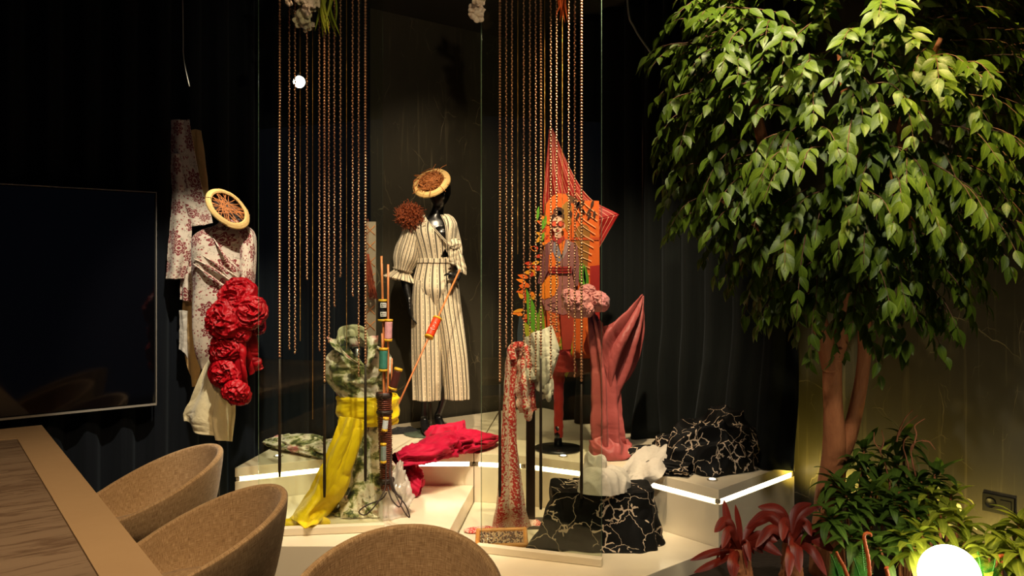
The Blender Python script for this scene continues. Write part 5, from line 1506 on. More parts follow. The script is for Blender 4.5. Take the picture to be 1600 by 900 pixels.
# the reflected print of the woman
SK, MV, MV2 = (226, 180, 160), (136, 86, 88), (168, 112, 108)
f = 'reflected_figure'
layer('leg', [(853, 470), (872, 468), (874, 520), (870, 565), (862, 590), (860, 560), (856, 520)], (196, 84, 36), 8)
layer('leg', [(874, 468), (896, 470), (896, 520), (890, 560), (884, 585), (880, 560)], (160, 54, 36), 8)
for k in range(8):
    for sx in (0, 1):
        x0 = 855 + k * .9; y0 = 476 + k * 11
        layer('fishnet_line', [(x0, y0), (x0 + 17, y0 + (9 if sx else -5)), (x0 + 17, y0 + (10.3 if sx else -3.7)), (x0, y0 + 1.3)], (226, 140, 70), 9)
layer('skirt', [(857, 426), (893, 426), (904, 470), (900, 486), (880, 492), (852, 484), (846, 468)], (150, 92, 92), 9)
layer('orange_drape', [(858, 430), (872, 428), (873, 446), (866, 462), (850, 468), (842, 462), (846, 446)], (228, 122, 22), 10)
layer('arm', [(852, 382), (860, 378), (862, 400), (856, 424), (846, 446), (840, 442), (846, 414), (849, 394)], (110, 60, 66), 10)
layer('arm', [(894, 378), (902, 384), (905, 410), (904, 446), (898, 448), (896, 430), (893, 404)], (124, 74, 80), 10)
layer('jacket', [(855, 380), (866, 373), (884, 373), (898, 380), (898, 400), (893, 428), (858, 428), (858, 402)], MV, 11)
layer('lapel', [(866, 374), (871, 374), (878, 402), (874, 412), (864, 394)], (126, 116, 132), 12)
layer('lapel', [(886, 374), (893, 380), (880, 404), (876, 402)], (150, 122, 126), 12)
layer('orange_blouse', [(868, 372), (884, 372), (878, 402)], (224, 108, 30), 12)
layer('orange_panel', [(858, 398), (864, 394), (870, 414), (862, 426), (857, 424)], (222, 104, 28), 12)
for y in (418, 422, 426):
    layer('belt', [(858, y - 1.4), (893, y - 1.4), (893, y + 1.2), (858, y + 1.2)], (150, 34, 30), 13)
for y in (402, 410, 416): layer('button', oval(874, y, 1.6, 1.6, 8), (222, 150, 60), 13)
layer('neck', [(867, 358), (876, 358), (878, 374), (872, 380), (866, 374)], (206, 150, 132), 12)
layer('necklace', [(864, 368), (872, 374), (881, 368), (883, 374), (873, 382), (864, 375)], (160, 40, 36), 13)
layer('face', oval(871.5, 351, 9.2, 13.5), SK, 13)
layer('ear', oval(881.5, 353, 2, 4, 8), (206, 146, 120), 13)
layer('hair', [(862, 346), (861, 338), (866, 330), (875, 329), (882, 336), (882, 345), (878, 340), (872, 337), (866, 340)], (66, 34, 24), 14)
layer('hair_bun', oval(873, 330, 8.5, 6.5, 14), (58, 30, 22), 14); layer('hair_bun', oval(868, 333, 4, 4, 10), (96, 52, 34), 15)
for x in (866.5, 876.5):
    rim_ = layer('glasses_rim', oval(x, 350, 5.2, 5.0, 16), (120, 18, 20), 15)
    layer('glasses_lens', oval(x, 350, 4.0, 3.8, 16), (216, 84, 56), 16)
layer('glasses_bridge', [(870, 348.6), (873, 348.6), (873, 350), (870, 350)], (120, 18, 20), 16)
layer('nose', [(871, 352), (873, 357.5), (870.2, 357.5)], (206, 150, 128), 14)
layer('lips', [(868, 360), (870.5, 359.2), (871.5, 359.7), (872.5, 359.2), (875, 360), (871.5, 362.4)], (150, 26, 34), 14)
# red striped fan behind it
fc = [(862, 202, .07), (905, 292, .05), (966, 335, .02), (930, 405, .05), (904, 452, .09), (850, 330, .07), (856, 260, .08)]
def pf_(x, y, o): return P(x, y, TD + o)
KDm = Mt('red_striped_kite', .55, 0, .3); v_ = KDm.vec('UV'); x_, y_, _ = KDm.xyz(v_)
st = ((x_ * 1.0 + (y_ * 5).sin() * .006) * 34.0).fract().lt(.10)
KDm.col(KDm.mix(st, KDm.mix(KDm.noise(v_, 7, 3), lin((112, 10, 12)), lin((158, 22, 20))), lin((220, 160, 130))))
rows = [[pf_(858, 203, .08), pf_(862, 200, .07), pf_(866, 206, .08)], [pf_(852, 270, .07), pf_(872, 256, .03), pf_(893, 268, .07)], [pf_(848, 318, .07), pf_(884, 302, .02), pf_(922, 310, .06)],
        [pf_(850, 350, .09), pf_(900, 350, .03), pf_(967, 335, .05)], [pf_(868, 395, .10), pf_(908, 392, .04), pf_(938, 384, .07)], [pf_(892, 440, .11), pf_(905, 440, .08), pf_(914, 430, .10)]]
G, uv = sheet(rows[:4], 60, 60, lambda a, b: .012 * np.sin(a * 16) * np.sin(PI * b), .004, 9, 3)
G2, uv2 = sheet(rows[3:], 60, 50, lambda a, b: .012 * np.sin(a * 16) * np.sin(PI * b), .004, 9, 3)
obj('red_fan', MB().grid(G, uv=uv).grid(G2, uv=uv2), KDm.m, t, solid=.003, label='red striped folded cloth fan')
# pole and base
bp = PZ(872, 702, ZU)
obj('base_disc', MB().lathe(bp, [(.140, 0), (.145, .005), (.143, .012), (.05, .018), (.022, .022)], 44), M['black_metal'], t)
obj('pole', MB().tube([bp + [0, 0, .01], bp + [0, 0, .16]], .024, 18), M['black_metal'], t)
pz = [P(873, y, TD) for y in (683, 660, 620, 590, 568, 545)]
obj('red_wrap', MB().tube(crom(pz, 60), np.interp(np.linspace(0, 1, 60), [0, .1, .5, .7, .85, 1], [.026, .027, .030, .042, .062, .075]), 40, rad=lambda th, tt: 1 + .10 * crease(np.stack([np.cos(th) * 1.4, np.sin(th) * 1.4, tt * 12], -1), 4) + .05 * np.sin(tt * 60 + th), flat=.7, uvs=.2), M['wrap_red'], t)
G, uv = heap(P(880, 580, TD - .05), .07, .04, .10, 0, .4, 10, 3, 60, 26); obj('wrap_fold', MB().grid(G, uv=uv), M['wrap_red'], t)
G, uv = sheet([[P(918, 500, TD - .05), P(926, 496, TD - .07), P(934, 500, TD - .05)], [P(916, 520, TD - .05), P(926, 522, TD - .09), P(938, 520, TD - .05)], [P(920, 548, TD - .05), P(928, 552, TD - .07), P(934, 548, TD - .05)]], 30, 30, None, .02, 12, 4)
obj('orange_cloth', MB().grid(G, uv=uv), weave('orange_cloth', (206, 92, 24), .6), t, solid=.003)

# ---------------------------------------------------------------- bead chains behind the two glass panels
ORD_ = ['first', 'second', 'third', 'fourth', 'fifth', 'sixth', 'seventh', 'eighth', 'ninth', 'tenth', 'eleventh', 'twelfth', 'thirteenth', 'fourteenth', 'fifteenth', 'sixteenth']
def chain(px, d, ybot, kind, ytail, label, group):
    x = (px - 800) / F_PX * d; zb = CAM_Z - (ybot - HOR) / F_PX * d; zt = CEIL
    t = thing('bead_chain', label, 'chain', (x, d, zb), group)
    mb = MB()
    r, pitch = {'bead': (.0050, .0135), 'thin': (.0022, .0085), 'thick': (.0072, .0150)}[kind]
    n = int((zt - zb) / pitch)
    th = np.arange(5) * 2 * PI / 5
    base = []
    for k, (h, rr) in enumerate(((-.5, .25), (-.16, 1.0), (.2, .95), (.5, .25))):
        base.append(np.stack([rr * r * np.cos(th), rr * r * np.sin(th), np.full(5, h * pitch)], -1))
    base = np.array(base)
    vs = []; 
    for i in range(n):
        o = np.array([x + (.0013 if i % 2 else -.0013) * (kind == 'bead'), d, zt - (i + .5) * pitch])
        mb.grid(base + o, cu=True)
    obj('strand', mb, M['brass'] if kind == 'thin' else M['copper'], t)
    if ytail:  # unlit lower chain put in as a dark-coloured length
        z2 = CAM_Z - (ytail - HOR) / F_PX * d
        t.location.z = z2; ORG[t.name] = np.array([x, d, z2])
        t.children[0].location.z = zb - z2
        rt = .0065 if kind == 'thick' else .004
        obj('tail', MB().tube([(x, d, zb), (x, d, zb - .3 * (zb - z2)), (x, d, z2 + .05), (x, d, z2)], [rt * .8, rt, rt * 1.25, rt * .9], 8), M['tail'], t, label='dark tail, chain shade put into its colour')
    return t
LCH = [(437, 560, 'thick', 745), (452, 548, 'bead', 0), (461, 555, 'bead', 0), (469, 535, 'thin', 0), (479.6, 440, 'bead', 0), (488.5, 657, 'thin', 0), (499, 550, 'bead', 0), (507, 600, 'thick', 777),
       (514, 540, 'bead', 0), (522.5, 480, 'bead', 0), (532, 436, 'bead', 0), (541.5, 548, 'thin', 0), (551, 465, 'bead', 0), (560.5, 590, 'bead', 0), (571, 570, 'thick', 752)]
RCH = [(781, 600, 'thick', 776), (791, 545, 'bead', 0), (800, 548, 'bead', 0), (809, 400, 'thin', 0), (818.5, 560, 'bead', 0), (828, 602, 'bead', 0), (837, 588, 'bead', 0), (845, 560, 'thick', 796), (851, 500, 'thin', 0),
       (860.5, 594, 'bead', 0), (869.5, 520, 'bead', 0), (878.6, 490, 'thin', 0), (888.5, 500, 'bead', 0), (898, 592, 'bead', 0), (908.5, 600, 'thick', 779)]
for nm, lst, d0 in (('left', LCH, 3.93), ('right', RCH, 3.96)):
    for k, (px, yb, kind, yt) in enumerate(lst):
        d = d0 + (.05 if k % 2 else 0) * (0 if yt else 1) - (.02 if nm == 'right' and px > 860 else 0)
        if nm == 'right': d = min(d, 3.97 - (px - 780) / 130 * .10)
        if yt and nm == 'right': d = 3.94 - (px - 780) / 130 * .10
        word = {'bead': 'copper twisted bead chain', 'thin': 'fine brass chain', 'thick': 'heavy copper chain with shade-coloured lower end'}[kind]
        chain(px, d, yb, kind, yt, '%s, %s strand from the left behind the %s glass panel' % (word, ORD_[k], nm), 'bead chains behind the %s glass panel' % nm)

# lamp reflection put in as a glowing bulb, thin hanging cords
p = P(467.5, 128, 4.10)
t = thing('reflected_bulb', 'lamp reflection put in as a small glowing bulb hanging among the left bead chains', 'lamp', p - [0, 0, .03])
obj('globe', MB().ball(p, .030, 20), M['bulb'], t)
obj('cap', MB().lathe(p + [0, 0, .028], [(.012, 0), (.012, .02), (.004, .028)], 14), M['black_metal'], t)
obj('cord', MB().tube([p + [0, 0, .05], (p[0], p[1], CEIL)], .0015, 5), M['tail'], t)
cordm = plain('pale_cord', (150, 146, 132), .6)
pts = [P(283, 0, 3.7), P(286, 40, 3.7), P(287, 90, 3.7), P(296, 135, 3.7)]; pts[0][2] = CEIL
tag(obj('ceiling_wire', MB().tube(crom(pts, 30), .0022, 6), cordm), 'thin pale curved wire hanging at upper left before the navy curtain', 'wire')
pts = [P(972, -60, 3.6), P(980, 0, 3.6), P(992, 45, 3.6), P(1021, 88, 3.6)]; pts[0][2] = CEIL
tag(obj('ceiling_wire', MB().tube(crom(pts, 30), .004, 6), cordm), 'curved wire hanging from the ceiling left of the tree top', 'wire')

# ---------------------------------------------------------------- hanging silk flowers at the ceiling
def blossom(mb, c, r, rng, petals=5):
    n0 = np.array([rng.gauss(0, .6), -1 + rng.gauss(0, .4), rng.gauss(-.2, .6)]); n0 /= np.linalg.norm(n0)
    a1 = np.cross(n0, [0.1, 0, 1]); a1 /= np.linalg.norm(a1); a2 = np.cross(n0, a1)
    for k in range(petals):
        q = 2 * PI * k / petals + rng.uniform(-.2, .2); d = a1 * math.cos(q) + a2 * math.sin(q); s = np.cross(n0, d)
        ln = r * rng.uniform(.85, 1.15); w = r * .48
        row = []
        for f, ww, h in ((0.05, .2, 0), (.35, .85, .14), (.7, 1.0, .26), (.95, .55, .20), (1.02, .15, .12)):
            b = c + d * ln * f + n0 * h * r
            row.append([b - s * w * ww + n0 * .05 * r, b, b + s * w * ww + n0 * .05 * r])
        mb.grid(np.array(row))
def flowers(px, pyb, d, w, h, n, label, seed):
    rng = random.Random(seed); c = P(px, pyb, d); top = CEIL
    t = thing('hanging_blossoms', label, 'flowers', c)
    obj('stem', MB().tube([c + [0, 0, h * .3], (c[0], d, CEIL)], .004, 6), M['bark'], t)
    for k in range(n):
        b = MB(); f = (k + .5) / n
        cc = c + [rng.gauss(0, w * .45) * (.5 + f * .6), rng.gauss(0, w * .4), .03 + f * h]
        blossom(b, cc, rng.uniform(.026, .036), rng); obj('blossom', b, M['white_petal'], t, solid=.0012)
flowers(475, 46, 3.85, .125, .50, 60, 'cluster of white silk blossoms hanging at upper left above the bead chains', 3)
flowers(745, 42, 3.85, .055, .50, 34, 'cluster of white silk blossoms hanging at top centre, left of the right glass panel', 6)
def tendrils(px0, px1, pyb, d, n, m, label, seed, wl=.006, cat='vine', nm='hanging_vine', pn='frond'):
    rng = random.Random(seed); c = P((px0 + px1) / 2, pyb, d)
    t = thing(nm, label, cat, c)
    for k in range(n):
        x = rng.uniform(px0, px1); yb = pyb - rng.uniform(0, 34); p = P(x, yb, d + rng.uniform(-.05, .05))
        top = np.array([c[0] + rng.gauss(0, .02), p[1], CEIL - .12])
        q = [top, (top * .6 + p * .4) + [rng.uniform(-.03, .03), 0, 0], top * .25 + p * .75 + [rng.uniform(-.02, .02), 0, 0], p + [rng.uniform(-.03, .03), 0, 0]]
        obj(pn, MB().tube(crom(q, 20), np.interp(np.linspace(0, 1, 20), [0, .5, .85, 1], [wl * .5, wl, wl, wl * .1]), 6, flat=.35), m, t)
    obj('stem', MB().tube([(c[0], d, CEIL - .14), (c[0], d, CEIL)], .004, 6), M['bark'], t)
tendrils(492, 532, 60, 3.87, 16, leaf_mat('tendril_green', (96, 120, 16), (170, 170, 40), vein=False), 'yellow green drooping tendrils hanging beside the white blossoms at upper left', 5)
tendrils(868, 886, 38, 3.8, 9, plain('orange_frond', (214, 84, 20), .5, var=.3), 'orange drooping leaves hanging over the right bead chains', 9)

# ---------------------------------------------------------------- planting bed
ws = K + W * 2.42 - U * 0.02
bedA = Q_ + np.array([.012, -.012, 0]); bed = [bedA, S_ + np.array([.0, -.02, 0]), K + W * 2.46 - U * .02, K + W * 4.4 - U * .02, K + W * 4.4 - U * 1.1]
e = bedA + (bed[-1] - bedA) * 0
bed = [PZ(1010, 900, ZR)[:2].tolist() + [0], bedA, S_ + np.array([.004, -.02, 0]), K + W * 2.47 - U * .015, K + W * 4.3 - U * .015, np.array([1.05, 2.2, 0])]
SOILZ = .155
struct('trim_planting_bed', MB().prism([(q[0] + .01, q[1] - .012) for q in bed][::-1], 0, SOILZ), M['soil'])

class LeafSet:
    """leaf meshes shared by many separate leaf objects"""
    def __init__(s, prof, curl, fold, nlen, name, m, seed=0, variants=4):
        s.name, s.m = name, m
        s.geo = []; s.meshes = []
        rng = random.Random(seed)
        for v in range(variants):
            k = np.linspace(0, 1, nlen); w = np.interp(k, *prof); c = curl * rng.uniform(.6, 1.5); fo = fold * rng.uniform(.5, 1.5); sw = rng.uniform(-.08, .08)
            ph = c * k; y = np.cumsum(np.concatenate([[0], np.cos(ph[1:]) / (nlen - 1)])); z = -np.cumsum(np.concatenate([[0], np.sin(ph[1:]) / (nlen - 1)]))
            G = np.stack([np.stack([sw * np.sin(PI * k) + sx * w, y, z + fo * abs(sx) * w], -1) for sx in (-1, 0, 1)], 1)
            uv = np.stack([np.stack([np.full(nlen, float(sx)) * w * 2.2, k], -1) for sx in (-1, 0, 1)], 1)
            mb = MB().grid(G, uv=uv); s.geo.append(mb)
            me = mesh_of(name, mb, (0, 0, 0)); me.materials.append(m); s.meshes.append(me)
        s.rng = rng
    def mat(s, p, d, up, L, wide=1.0):
        d = np.asarray(d, float); d = d / np.linalg.norm(d); up = np.asarray(up, float); z = up - d * up.dot(d)
        if np.linalg.norm(z) < 1e-4: z = np.cross(d, [1, 0, 0])
        z /= np.linalg.norm(z); x = np.cross(d, z)
        m = np.eye(4); m[:3, 0] = x * L * wide; m[:3, 1] = d * L; m[:3, 2] = z * L; m[:3, 3] = p
        return m
    def place(s, parent, m, v=None):
        v = s.rng.randrange(len(s.meshes)) if v is None else v
        o = bpy.data.objects.new(s.name, s.meshes[v]); COL.objects.link(o); o.parent = parent
        m = m.copy(); m[:3, 3] -= ORG[parent.name]
        o.matrix_local = Matrix(m.tolist()); return o
    def bulk(s, mb, m, v=None):
        v = s.rng.randrange(len(s.geo)) if v is None else v
        g = s.geo[v]; p = g.allv() @ m[:3, :3].T + m[:3, 3]
        mb.add(p, g.f, np.concatenate(g.uv))

# tree
rng = random.Random(21); nrs = np.random.RandomState(5)
TC = np.array([1.43, 3.32, 2.36]); TR = np.array([.80, .66, 1.10])
tb = np.array([1.49, 3.72, SOILZ])
tree = thing('tree', 'tall leafy green indoor tree with a forked brown trunk, by the right wall', 'tree', tb)
def limb(pts, radii, name='branch', n=14):
    p = crom(np.asarray(pts, float), 40); r = np.interp(np.linspace(0, 1, 40), np.linspace(0, 1, len(radii)), radii)
    return obj(name, MB().tube(p, r, n, rad=lambda th, tt: 1 + .10 * (noise3(np.stack([np.cos(th) * 1.5, np.sin(th) * 1.5, tt * 14], -1), 3) - .5) + .04 * np.sin(th * 3 + tt * 6)), M['bark'], tree)
trunk = MB()
def tl(pts, radii, sd):
    p = crom(np.asarray(pts, float), 60); r = np.interp(np.linspace(0, 1, 60), np.linspace(0, 1, len(radii)), radii)
    trunk.tube(p, r, 22, rad=lambda th, tt: 1 + .14 * (noise3(np.stack([np.cos(th) * 1.5, np.sin(th) * 1.5, tt * 12], -1), sd) - .5) + .05 * np.sin(th * 3 + tt * 5))
A0 = [P(1291, 860, 3.72), P(1292, 800, 3.72), P(1299, 745, 3.71), P(1304, 690, 3.68), P(1302, 630, 3.64), P(1301, 575, 3.60), P(1304, 540, 3.57)]
A0[0] = np.array([A0[0][0], 3.72, SOILZ - .01])
tl(A0, [.078, .064, .060, .050, .042, .041, .040], 3)
tl([P(1300, 575, 3.60), P(1288, 530, 3.57), P(1272, 480, 3.54), P(1254, 430, 3.50), P(1240, 360, 3.45)], [.044, .037, .033, .030, .026], 5)
tl([P(1303, 560, 3.585), P(1314, 520, 3.56), P(1318, 460, 3.52), P(1322, 380, 3.47)], [.040, .034, .030, .026], 6)
tl([P(1308, 722, 3.70), P(1326, 680, 3.68), P(1341, 620, 3.65), P(1350, 560, 3.61), P(1352, 510, 3.57), P(1362, 420, 3.50), P(1390, 330, 3.44)], [.040, .036, .031, .028, .028, .026, .022], 7)
obj('trunk', trunk, M['bark'], tree)
limb([P(1240, 370, 3.45), P(1200, 250, 3.35), P(1166, 110, 3.25), P(1160, 40, 3.2)], [.026, .024, .022, .012])
limb([P(1322, 390, 3.47), P(1330, 250, 3.35), P(1310, 60, 3.3)], [.026, .022, .012])
limb([P(1390, 340, 3.44), P(1412, 190, 3.32), P(1470, 60, 3.25)], [.024, .020, .010])
limb([P(1255, 430, 3.5), P(1180, 350, 3.35), P(1110, 300, 3.2)], [.022, .014, .008])
limb([P(1362, 420, 3.5), P(1440, 330, 3.35), P(1520, 280, 3.2)], [.022, .014, .008])
LS = LeafSet(([0, .08, .25, .42, .65, .85, 1.0], [.012, .09, .20, .225, .17, .07, .0]), .60, .22, 8, 'leaf', M['leaf'], 3, 6)
mats = []; twig = MB()
tries = 0
def wall_gap(p): return -((p - K).dot(U))
while len(mats) < 9500 and tries < 16000:
    tries += 1
    d = nrs.normal(size=3); d /= np.linalg.norm(d)
    if d[1] > .55 and rng.random() < .8: continue
    rr = rng.uniform(.50, 1.0) ** .6
    c = TC + d * TR * rr
    ppx = 800 + c[0] / c[1] * F_PX; ppy = HOR + (CAM_Z - c[2]) / c[1] * F_PX
    if ppy < -260 or ppx > 1740: continue
    # lower skirt narrows on the left and is raggeder
    lim = np.interp(ppy, [-100, 60, 120, 240, 330, 420, 500, 560], [1060, 1020, 1010, 1030, 1065, 1100, 1140, 1200])
    if ppx < lim: continue
    lim2 = np.interp(ppy, [300, 400, 500, 540], [1700, 1530, 1480, 1420])
    if ppx > lim2: continue
    if noise3(c * 3.2, 8) < .24: continue
    out = d * np.array([1, .8, .25]); out /= np.linalg.norm(out)
    L = rng.uniform(.18, .30); dr_ = rng.uniform(.25, .95) * np.interp(ppy, [0, 250], [.35, 1.0])
    e_ = out + np.array([rng.gauss(0, .35), rng.gauss(0, .3), -dr_]); e_ /= np.linalg.norm(e_)
    p0 = c - e_ * L * .5; p1 = c + e_ * L * .1 + [0, 0, .02]; p2 = c + e_ * L * .5 - [0, 0, .05]
    if wall_gap(p0) < .12 or wall_gap(p2) < .12 or p2[2] > CEIL - .06 or p0[2] > CEIL - .06: continue
    tw = crom([p0, p1, p2], 8); twig.tube(tw, np.linspace(.0028, .0012, 8), 4)
    sd = np.cross(e_, [0, 0, 1.0]); sd /= np.linalg.norm(sd) + 1e-9
    for k in range(11):
        f = .06 + .94 * k / 10; p = tw[min(7, int(f * 7))]
        s = 1 if k % 2 else -1
        dd = e_ * .5 + sd * s * rng.uniform(.3, .9) + np.array([0, 0, -rng.uniform(.35, 1.1) * np.interp(ppy, [0, 300], [.25, 1.0])])
        if k == 10: dd = e_ + np.array([0, 0, -.6])
        up = np.array([rng.gauss(0, .35), -.35 + rng.gauss(0, .4), 1.0]) + out * .5
        m = LS.mat(p, dd, up, rng.uniform(.056, .092))
        tip = m[:3, 3] + m[:3, 1]
        if wall_gap(tip) < .03 or tip[2] > CEIL - .02: continue
        mats.append(m)
obj('twigs', twig, M['twig_brown'], tree, kind='stuff')
def inview(p):
    x = 800 + p[0] / p[1] * F_PX; y = HOR + (CAM_Z - p[2]) / p[1] * F_PX
    return 5 < x < 1595 and 5 < y < 895
order = sorted(range(len(mats)), key=lambda i: (not inview(mats[i][:3, 3]), np.linalg.norm(mats[i][:3, 3] - [0, 0, CAM_Z])))
for i in order[:300]: LS.place(tree, mats[i])
bulk = MB()
for i in order[300:]: LS.bulk(bulk, mats[i])
obj('foliage', bulk, M['leaf'], tree, kind='stuff', label='the mass of leaves behind the foremost ones')

# bushy plants with whorls of narrow leaves
DL = LeafSet(([0, .1, .35, .7, 1.0], [.06, .11, .15, .10, .0]), 1.15, .15, 8, 'leaf', M['leaf_dark'], 5)
LL_ = LeafSet(([0, .1, .35, .7, 1.0], [.06, .11, .15, .10, .0]), 1.05, .15, 8, 'leaf', M['leaf_lime'], 6)
def bush(label, ls, whorls, base, seed, L0=.15, nleaf=18):
    rng = random.Random(seed); b = np.array([base[0], base[1], SOILZ])
    t = thing('leafy_shrub', label, 'plant', b)
    for (x, y, d) in whorls:
        c = P(x, y, d)
        c[2] = max(c[2], SOILZ + .05)
        g = b + (c - b) * [.35, .35, .0]
        obj('stem', MB().tube(crom([g, g * .4 + c * .6 + [0, 0, .02], c], 10), [.006] * 9 + [.004], 6), M['bark'], t)
        for k in range(nleaf):
            a = k * 2.4 + rng.uniform(-.3, .3); el = np.interp(k, [0, nleaf - 1], [-.25, 1.15]) + rng.uniform(-.15, .15)
            d_ = np.array([math.cos(a) * math.cos(el), math.sin(a) * math.cos(el), math.sin(el)])
            p = c + [0, 0, -.05 + .06 * k / nleaf]
            m = ls.mat(p, d_, (0, 0, 1) if el < .9 else -d_ + [0, 0, 1.2], L0 * rng.uniform(.8, 1.2) * (1 - .25 * (k / nleaf)))
            tip = m[:3, 3] + m[:3, 1]
            if wall_gap(tip) < .02: m = ls.mat(p, d_ * [1, 1, 1] - U * (.9 * max(0, d_.dot(U))), (0, 0, 1), L0 * .7)
            ls.place(t, m)
    return t
bush('dark green leafy shrub between the tree trunk and the right wall', DL, [(1305, 752, 3.52), (1345, 728, 3.60), (1332, 790, 3.38), (1362, 768, 3.50), (1298, 806, 3.34), (1330, 836, 3.28), (1375, 738, 3.60), (1350, 700, 3.66), (1322, 770, 3.42), (1385, 800, 3.40)], P(1335, 880, 3.5), 3)
bush('tall mid green shrub with a top shoot, directly behind the glowing globe lamp', DL, [(1412, 682, 3.58), (1402, 722, 3.52), (1420, 762, 3.44), (1398, 780, 3.38), (1440, 752, 3.50), (1462, 738, 3.50), (1400, 832, 3.25), (1372, 850, 3.22), (1428, 800, 3.32)], P(1415, 880, 3.4), 7)
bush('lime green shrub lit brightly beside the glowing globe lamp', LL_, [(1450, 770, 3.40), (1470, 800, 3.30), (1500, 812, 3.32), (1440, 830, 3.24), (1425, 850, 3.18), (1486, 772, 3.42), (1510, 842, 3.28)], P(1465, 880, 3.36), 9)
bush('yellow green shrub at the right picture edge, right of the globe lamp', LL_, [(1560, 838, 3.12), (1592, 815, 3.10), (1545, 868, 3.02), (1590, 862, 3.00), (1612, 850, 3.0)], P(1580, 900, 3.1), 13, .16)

# red cordylines
CL = LeafSet(([0, .08, .3, .6, .85, 1.0], [.07, .06, .13, .15, .09, .0]), .1, .35, 10, 'leaf', M['leaf_red'], 5)
def strap(parent, b, m_, e_, w, mt, seed=0, name='leaf'):
    q = crom([b, m_, e_], 14); T = np.gradient(q, axis=0); T /= np.linalg.norm(T, axis=1, keepdims=True)
    view = np.array([0, -1, .35]); S = np.cross(T, view + .0 * T); S /= np.linalg.norm(S, axis=1, keepdims=True); N = np.cross(S, T)
    k = np.linspace(0, 1, 14); ww = w * np.interp(k, [0, .1, .4, .7, .9, 1], [.35, .45, .95, 1, .6, .02])
    G = np.stack([q - S * ww[:, None] - N * (ww * .35)[:, None], q, q + S * ww[:, None] - N * (ww * .35)[:, None]], 1)
    uv = np.stack([np.stack([np.full(14, float(s)), k], -1) for s in (-1, 0, 1)], 1)
    return obj(name, MB().grid(G, uv=uv), mt, parent, sub=1)
def cordy(label, base, leaves, d0, w0):
    b = P(*base, d0); bb = np.array([b[0], b[1], SOILZ])
    t = thing('cordyline', label, 'plant', bb)
    obj('stem', MB().tube(crom([bb, bb * .5 + b * .5, b], 30), np.linspace(.055, .030, 30), 20, rad=lambda th, tt: 1 + .5 * crease(np.stack([np.cos(th) * 2.5, np.sin(th) * 2.5, tt * 6], -1), 3)), M['bark'], t)
    for (mx, my, mo, ex, ey, eo, w) in leaves:
        e_ = P(ex, ey, d0 + eo); m_ = P(mx, my, d0 + mo)
        e_[2] = max(e_[2], SOILZ + .01)
        strap(t, b + [0, 0, -.01], m_, e_, w0 * w, M['leaf_red'])
    rg = random.Random(int(base[0]))
    for k in range(9):                                # shorter leaves drooping all round the stem
        a = rg.uniform(0, 2 * PI); r = rg.uniform(.07, .13)
        m_ = b + [.05 * math.cos(a), .05 * math.sin(a), rg.uniform(.02, .06)]; e_ = b + [r * math.cos(a), r * math.sin(a), rg.uniform(-.10, .02)]
        e_[2] = max(e_[2], SOILZ + .01); strap(t, b - [0, 0, .02], m_, e_, w0 * rg.uniform(.55, .85), M['leaf_red'])
cordy('front red leaved plant with upright leaves at the platform corner', (1158, 858), [(1140, 820, .0, 1131, 780, .03, .8), (1156, 826, .02, 1149, 788, .04, .6), (1138, 815, -.05, 1116, 832, -.10, 1.0), (1142, 828, -.08, 1128, 858, -.14, .9), (1120, 862, -.06, 1078, 876, -.12, .7), (1122, 878, -.10, 1084, 895, -.16, .7),
      (1148, 874, -.12, 1146, 905, -.16, 1.2), (1185, 838, -.05, 1215, 846, -.08, 1.1), (1172, 826, .04, 1190, 806, .06, .9), (1190, 850, -.08, 1222, 868, -.12, 1.0)], 3.42, .022)
cordy('second red leaved plant with arching leaves, before the tree trunk', (1236, 848), [(1206, 806, .0, 1166, 826, -.05, 1.2), (1222, 800, .02, 1184, 792, .0, 1.0), (1244, 802, .05, 1268, 786, .08, 1.1), (1254, 806, .02, 1286, 790, .04, .7), (1256, 815, -.05, 1268, 838, -.10, .9), (1244, 850, -.10, 1250, 896, -.16, 1.2), (1270, 840, -.02, 1305, 862, -.05, 1.1),
      (1268, 858, -.08, 1292, 900, -.14, .9), (1228, 815, -.08, 1222, 846, -.14, 1.0), (1236, 862, -.12, 1232, 905, -.18, .9), (1262, 826, .04, 1300, 838, .05, 1.0), (1208, 826, -.06, 1180, 856, -.12, .9)], 3.40, .022)

# ferns and rusty croziers, dry curly twigs, pebbles
FL = LeafSet(([0, .15, .5, 1.0], [.07, .085, .06, .0]), .3, .1, 5, 'leaflet', M['fern'], 4, 2)
def fern(label, fronds):
    x, y, d = fronds[0][0]; b = P(x, y, d); b[2] = SOILZ
    t = thing('fern', label, 'plant', b)
    for q in fronds:
        p = crom([P(*k) for k in q], 18); fs_ = obj('frond_stem', MB().tube(p, .0025, 5), M['fern'], t)
        for i in range(2, 18):
            T = p[i] - p[i - 1]; T /= np.linalg.norm(T); S = np.cross(T, [0, -1, .2]); S /= np.linalg.norm(S)
            for s in (-1, 1):
                FL.place(fs_, FL.mat(p[i], S * s + T * .35, (0, -1, .4), .045 * (1.05 - i / 19)))
fern('small bright fern below the dark green shrub, left of centre', [[(1312, 905, 3.1), (1306, 885, 3.1), (1298, 866, 3.08)], [(1320, 905, 3.12), (1312, 890, 3.12), (1304, 880, 3.1)]])
fern('small bright fern beside the rusty croziers, below the tall shrub', [[(1352, 908, 3.06), (1349, 880, 3.08), (1347, 850, 3.1)], [(1346, 908, 3.02), (1340, 890, 3.02), (1334, 872, 3.0)]])
fern('small bright fern close on the right of the globe lamp', [[(1528, 905, 2.98), (1532, 885, 2.98), (1528, 862, 3.0)], [(1545, 905, 2.96), (1552, 890, 2.96), (1556, 872, 2.96)]])
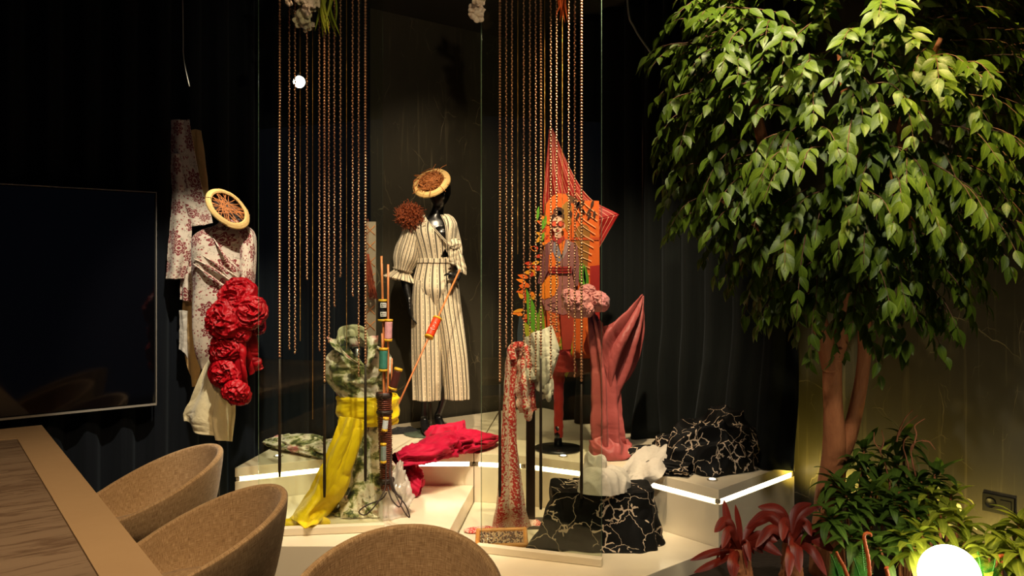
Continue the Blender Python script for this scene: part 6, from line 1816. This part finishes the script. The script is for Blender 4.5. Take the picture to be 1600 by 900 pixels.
def crozier(pts, d, label):
    p = crom([P(x, y, d) for x, y in pts], 40)
    mb = MB().tube(p, np.linspace(.007, .004, 40), 8, rad=lambda th, tt: 1 + .35 * (np.sin(tt * 130) > 0) * 1.0)
    tag(obj('fern_crozier', mb, M['fern_rust']), label, 'fern')
crozier([(1359, 905), (1357, 875), (1352, 850), (1350, 838), (1354, 833), (1360, 834), (1361, 838)], 3.04, 'tall rusty fern crozier with a hooked tip, below the tall shrub')
crozier([(1326, 905), (1318, 885), (1310, 870), (1307, 862)], 3.03, 'short rusty fern crozier slanting beside the left small fern')
crozier([(1552, 905), (1556, 885), (1560, 872), (1566, 868), (1571, 870), (1570, 876), (1563, 880)], 2.98, 'rusty fern crozier curled over, right of the globe lamp')
crozier([(1388, 905), (1386, 893), (1384, 888), (1388, 886)], 3.02, 'tiny rusty fern crozier between the tall shrub and globe lamp')
tw = thing('curly_twigs', 'bare reddish curly twigs rising from the shrub against the right wall', 'twigs', P(1410, 880, 3.5) * [1, 1, 0] + [0, 0, SOILZ])
for pts in ([(1392, 770), (1385, 735), (1376, 705), (1366, 690), (1366, 674)], [(1376, 705), (1381, 690), (1378, 672)], [(1422, 770), (1420, 735), (1416, 712), (1411, 695), (1416, 684), (1424, 680)],
            [(1430, 745), (1426, 720), (1424, 700), (1430, 692), (1440, 688)], [(1400, 690), (1406, 672), (1414, 655), (1426, 640)], [(1425, 705), (1432, 680), (1430, 665), (1446, 655)], [(1440, 688), (1452, 690), (1462, 702)], [(1404, 680), (1412, 668), (1434, 648)]):
    p = crom([P(x, y, 3.50) for x, y in pts], 24); p = p + .006 * (np.stack([noise3(p * 22, 1), 0 * p[:, 0] + .5, noise3(p * 22, 2)], -1) - .5)
    obj('twig', MB().tube(p, np.linspace(.0045, .0018, 24), 5), plain('reddish_twig', (140, 84, 56), .7), tw)
for (x, y, d, s, lab) in ((1122, 892, 3.35, (.06, .03, .025), 'tan wood chip in the bed under the front red plant'), (1215, 902, 3.25, (.055, .03, .03), 'tan pebble in the bed below the second red plant'), (1180, 885, 3.4, (.03, .025, .02), 'small brown pebble between the two red plants'), (1198, 880, 3.38, (.045, .02, .018), 'brown bark piece between the two red plants')):
    c = P(x, y, d); c[2] = SOILZ + s[2] * .6
    th = np.arange(14) * 2 * PI / 14; ph = np.linspace(-PI / 2 + .05, PI / 2 - .05, 9); TH, PH = np.meshgrid(th, ph); k = 1 + .35 * (noise3(np.stack([np.cos(PH) * np.cos(TH) * 2, np.cos(PH) * np.sin(TH) * 2, np.sin(PH) * 2], -1), int(x)) - .5)
    G = np.stack([np.cos(PH) * np.cos(TH) * s[0] * k, np.cos(PH) * np.sin(TH) * s[1] * k, np.sin(PH) * s[2] * k], -1) + c
    tag(obj('bark_chip' if 'wood' in lab or 'bark' in lab else 'pebble', MB().grid(G, cu=True, cap0=True, cap1=True), M['stone_tan']), lab, 'pebble')

# globe lamp on the bed, wall socket
g = P(1483, 898, 2.98)
t = thing('globe_lamp', 'glowing white globe lamp standing in the planting bed at lower right', 'lamp', (g[0], g[1], SOILZ))
obj('globe', MB().ball(g, .107, 40), M['globe'], t)
obj('base', MB().lathe((g[0], g[1], SOILZ), [(.05, 0), (.05, g[2] - .107 - SOILZ + .004), (.03, g[2] - .095 - SOILZ)], 24), M['black_metal'], t)
# intersection of the view ray with the right wall
def on_wall(px, py):
    r = np.array([(px - 800) / F_PX, 1.0, -(py - HOR) / F_PX]); o = np.array([0, 0, CAM_Z]); d = (K - o).dot(U) / r.dot(U); return o + r * d
sc_ = on_wall(1561, 788)
t = thing('wall_socket', 'black double wall socket on the dark right wall, above the right shrub', 'socket', sc_ - [0, 0, .04])
obj('plate', MB().box(sc_ - U * .005, .012, .135, .086, U, W), M['socket'], t, smooth=False, bevel=.003)
for s, nm in ((-.032, 'outlet'), (.032, 'switch')):
    c = sc_ - U * .012 + W * s
    if nm == 'outlet':
        obj(nm, MB().lathe(c, [(.022, 0), (.024, .003), (.021, .003), (.020, -.0), (.003, -.001)], 24, -U), M['socket'], t)
    else:
        obj(nm, MB().box(c, .004, .046, .05, U, W), M['socket'], t, smooth=False, bevel=.001)
obj('cable', MB().tube(crom([sc_ + W * .06 - U * .01 - [0, 0, .03], sc_ + W * .12 - U * .02 - [0, 0, .10], sc_ + W * .2 - U * .02 - [0, 0, .14]], 14), .004, 6), M['socket'], t)
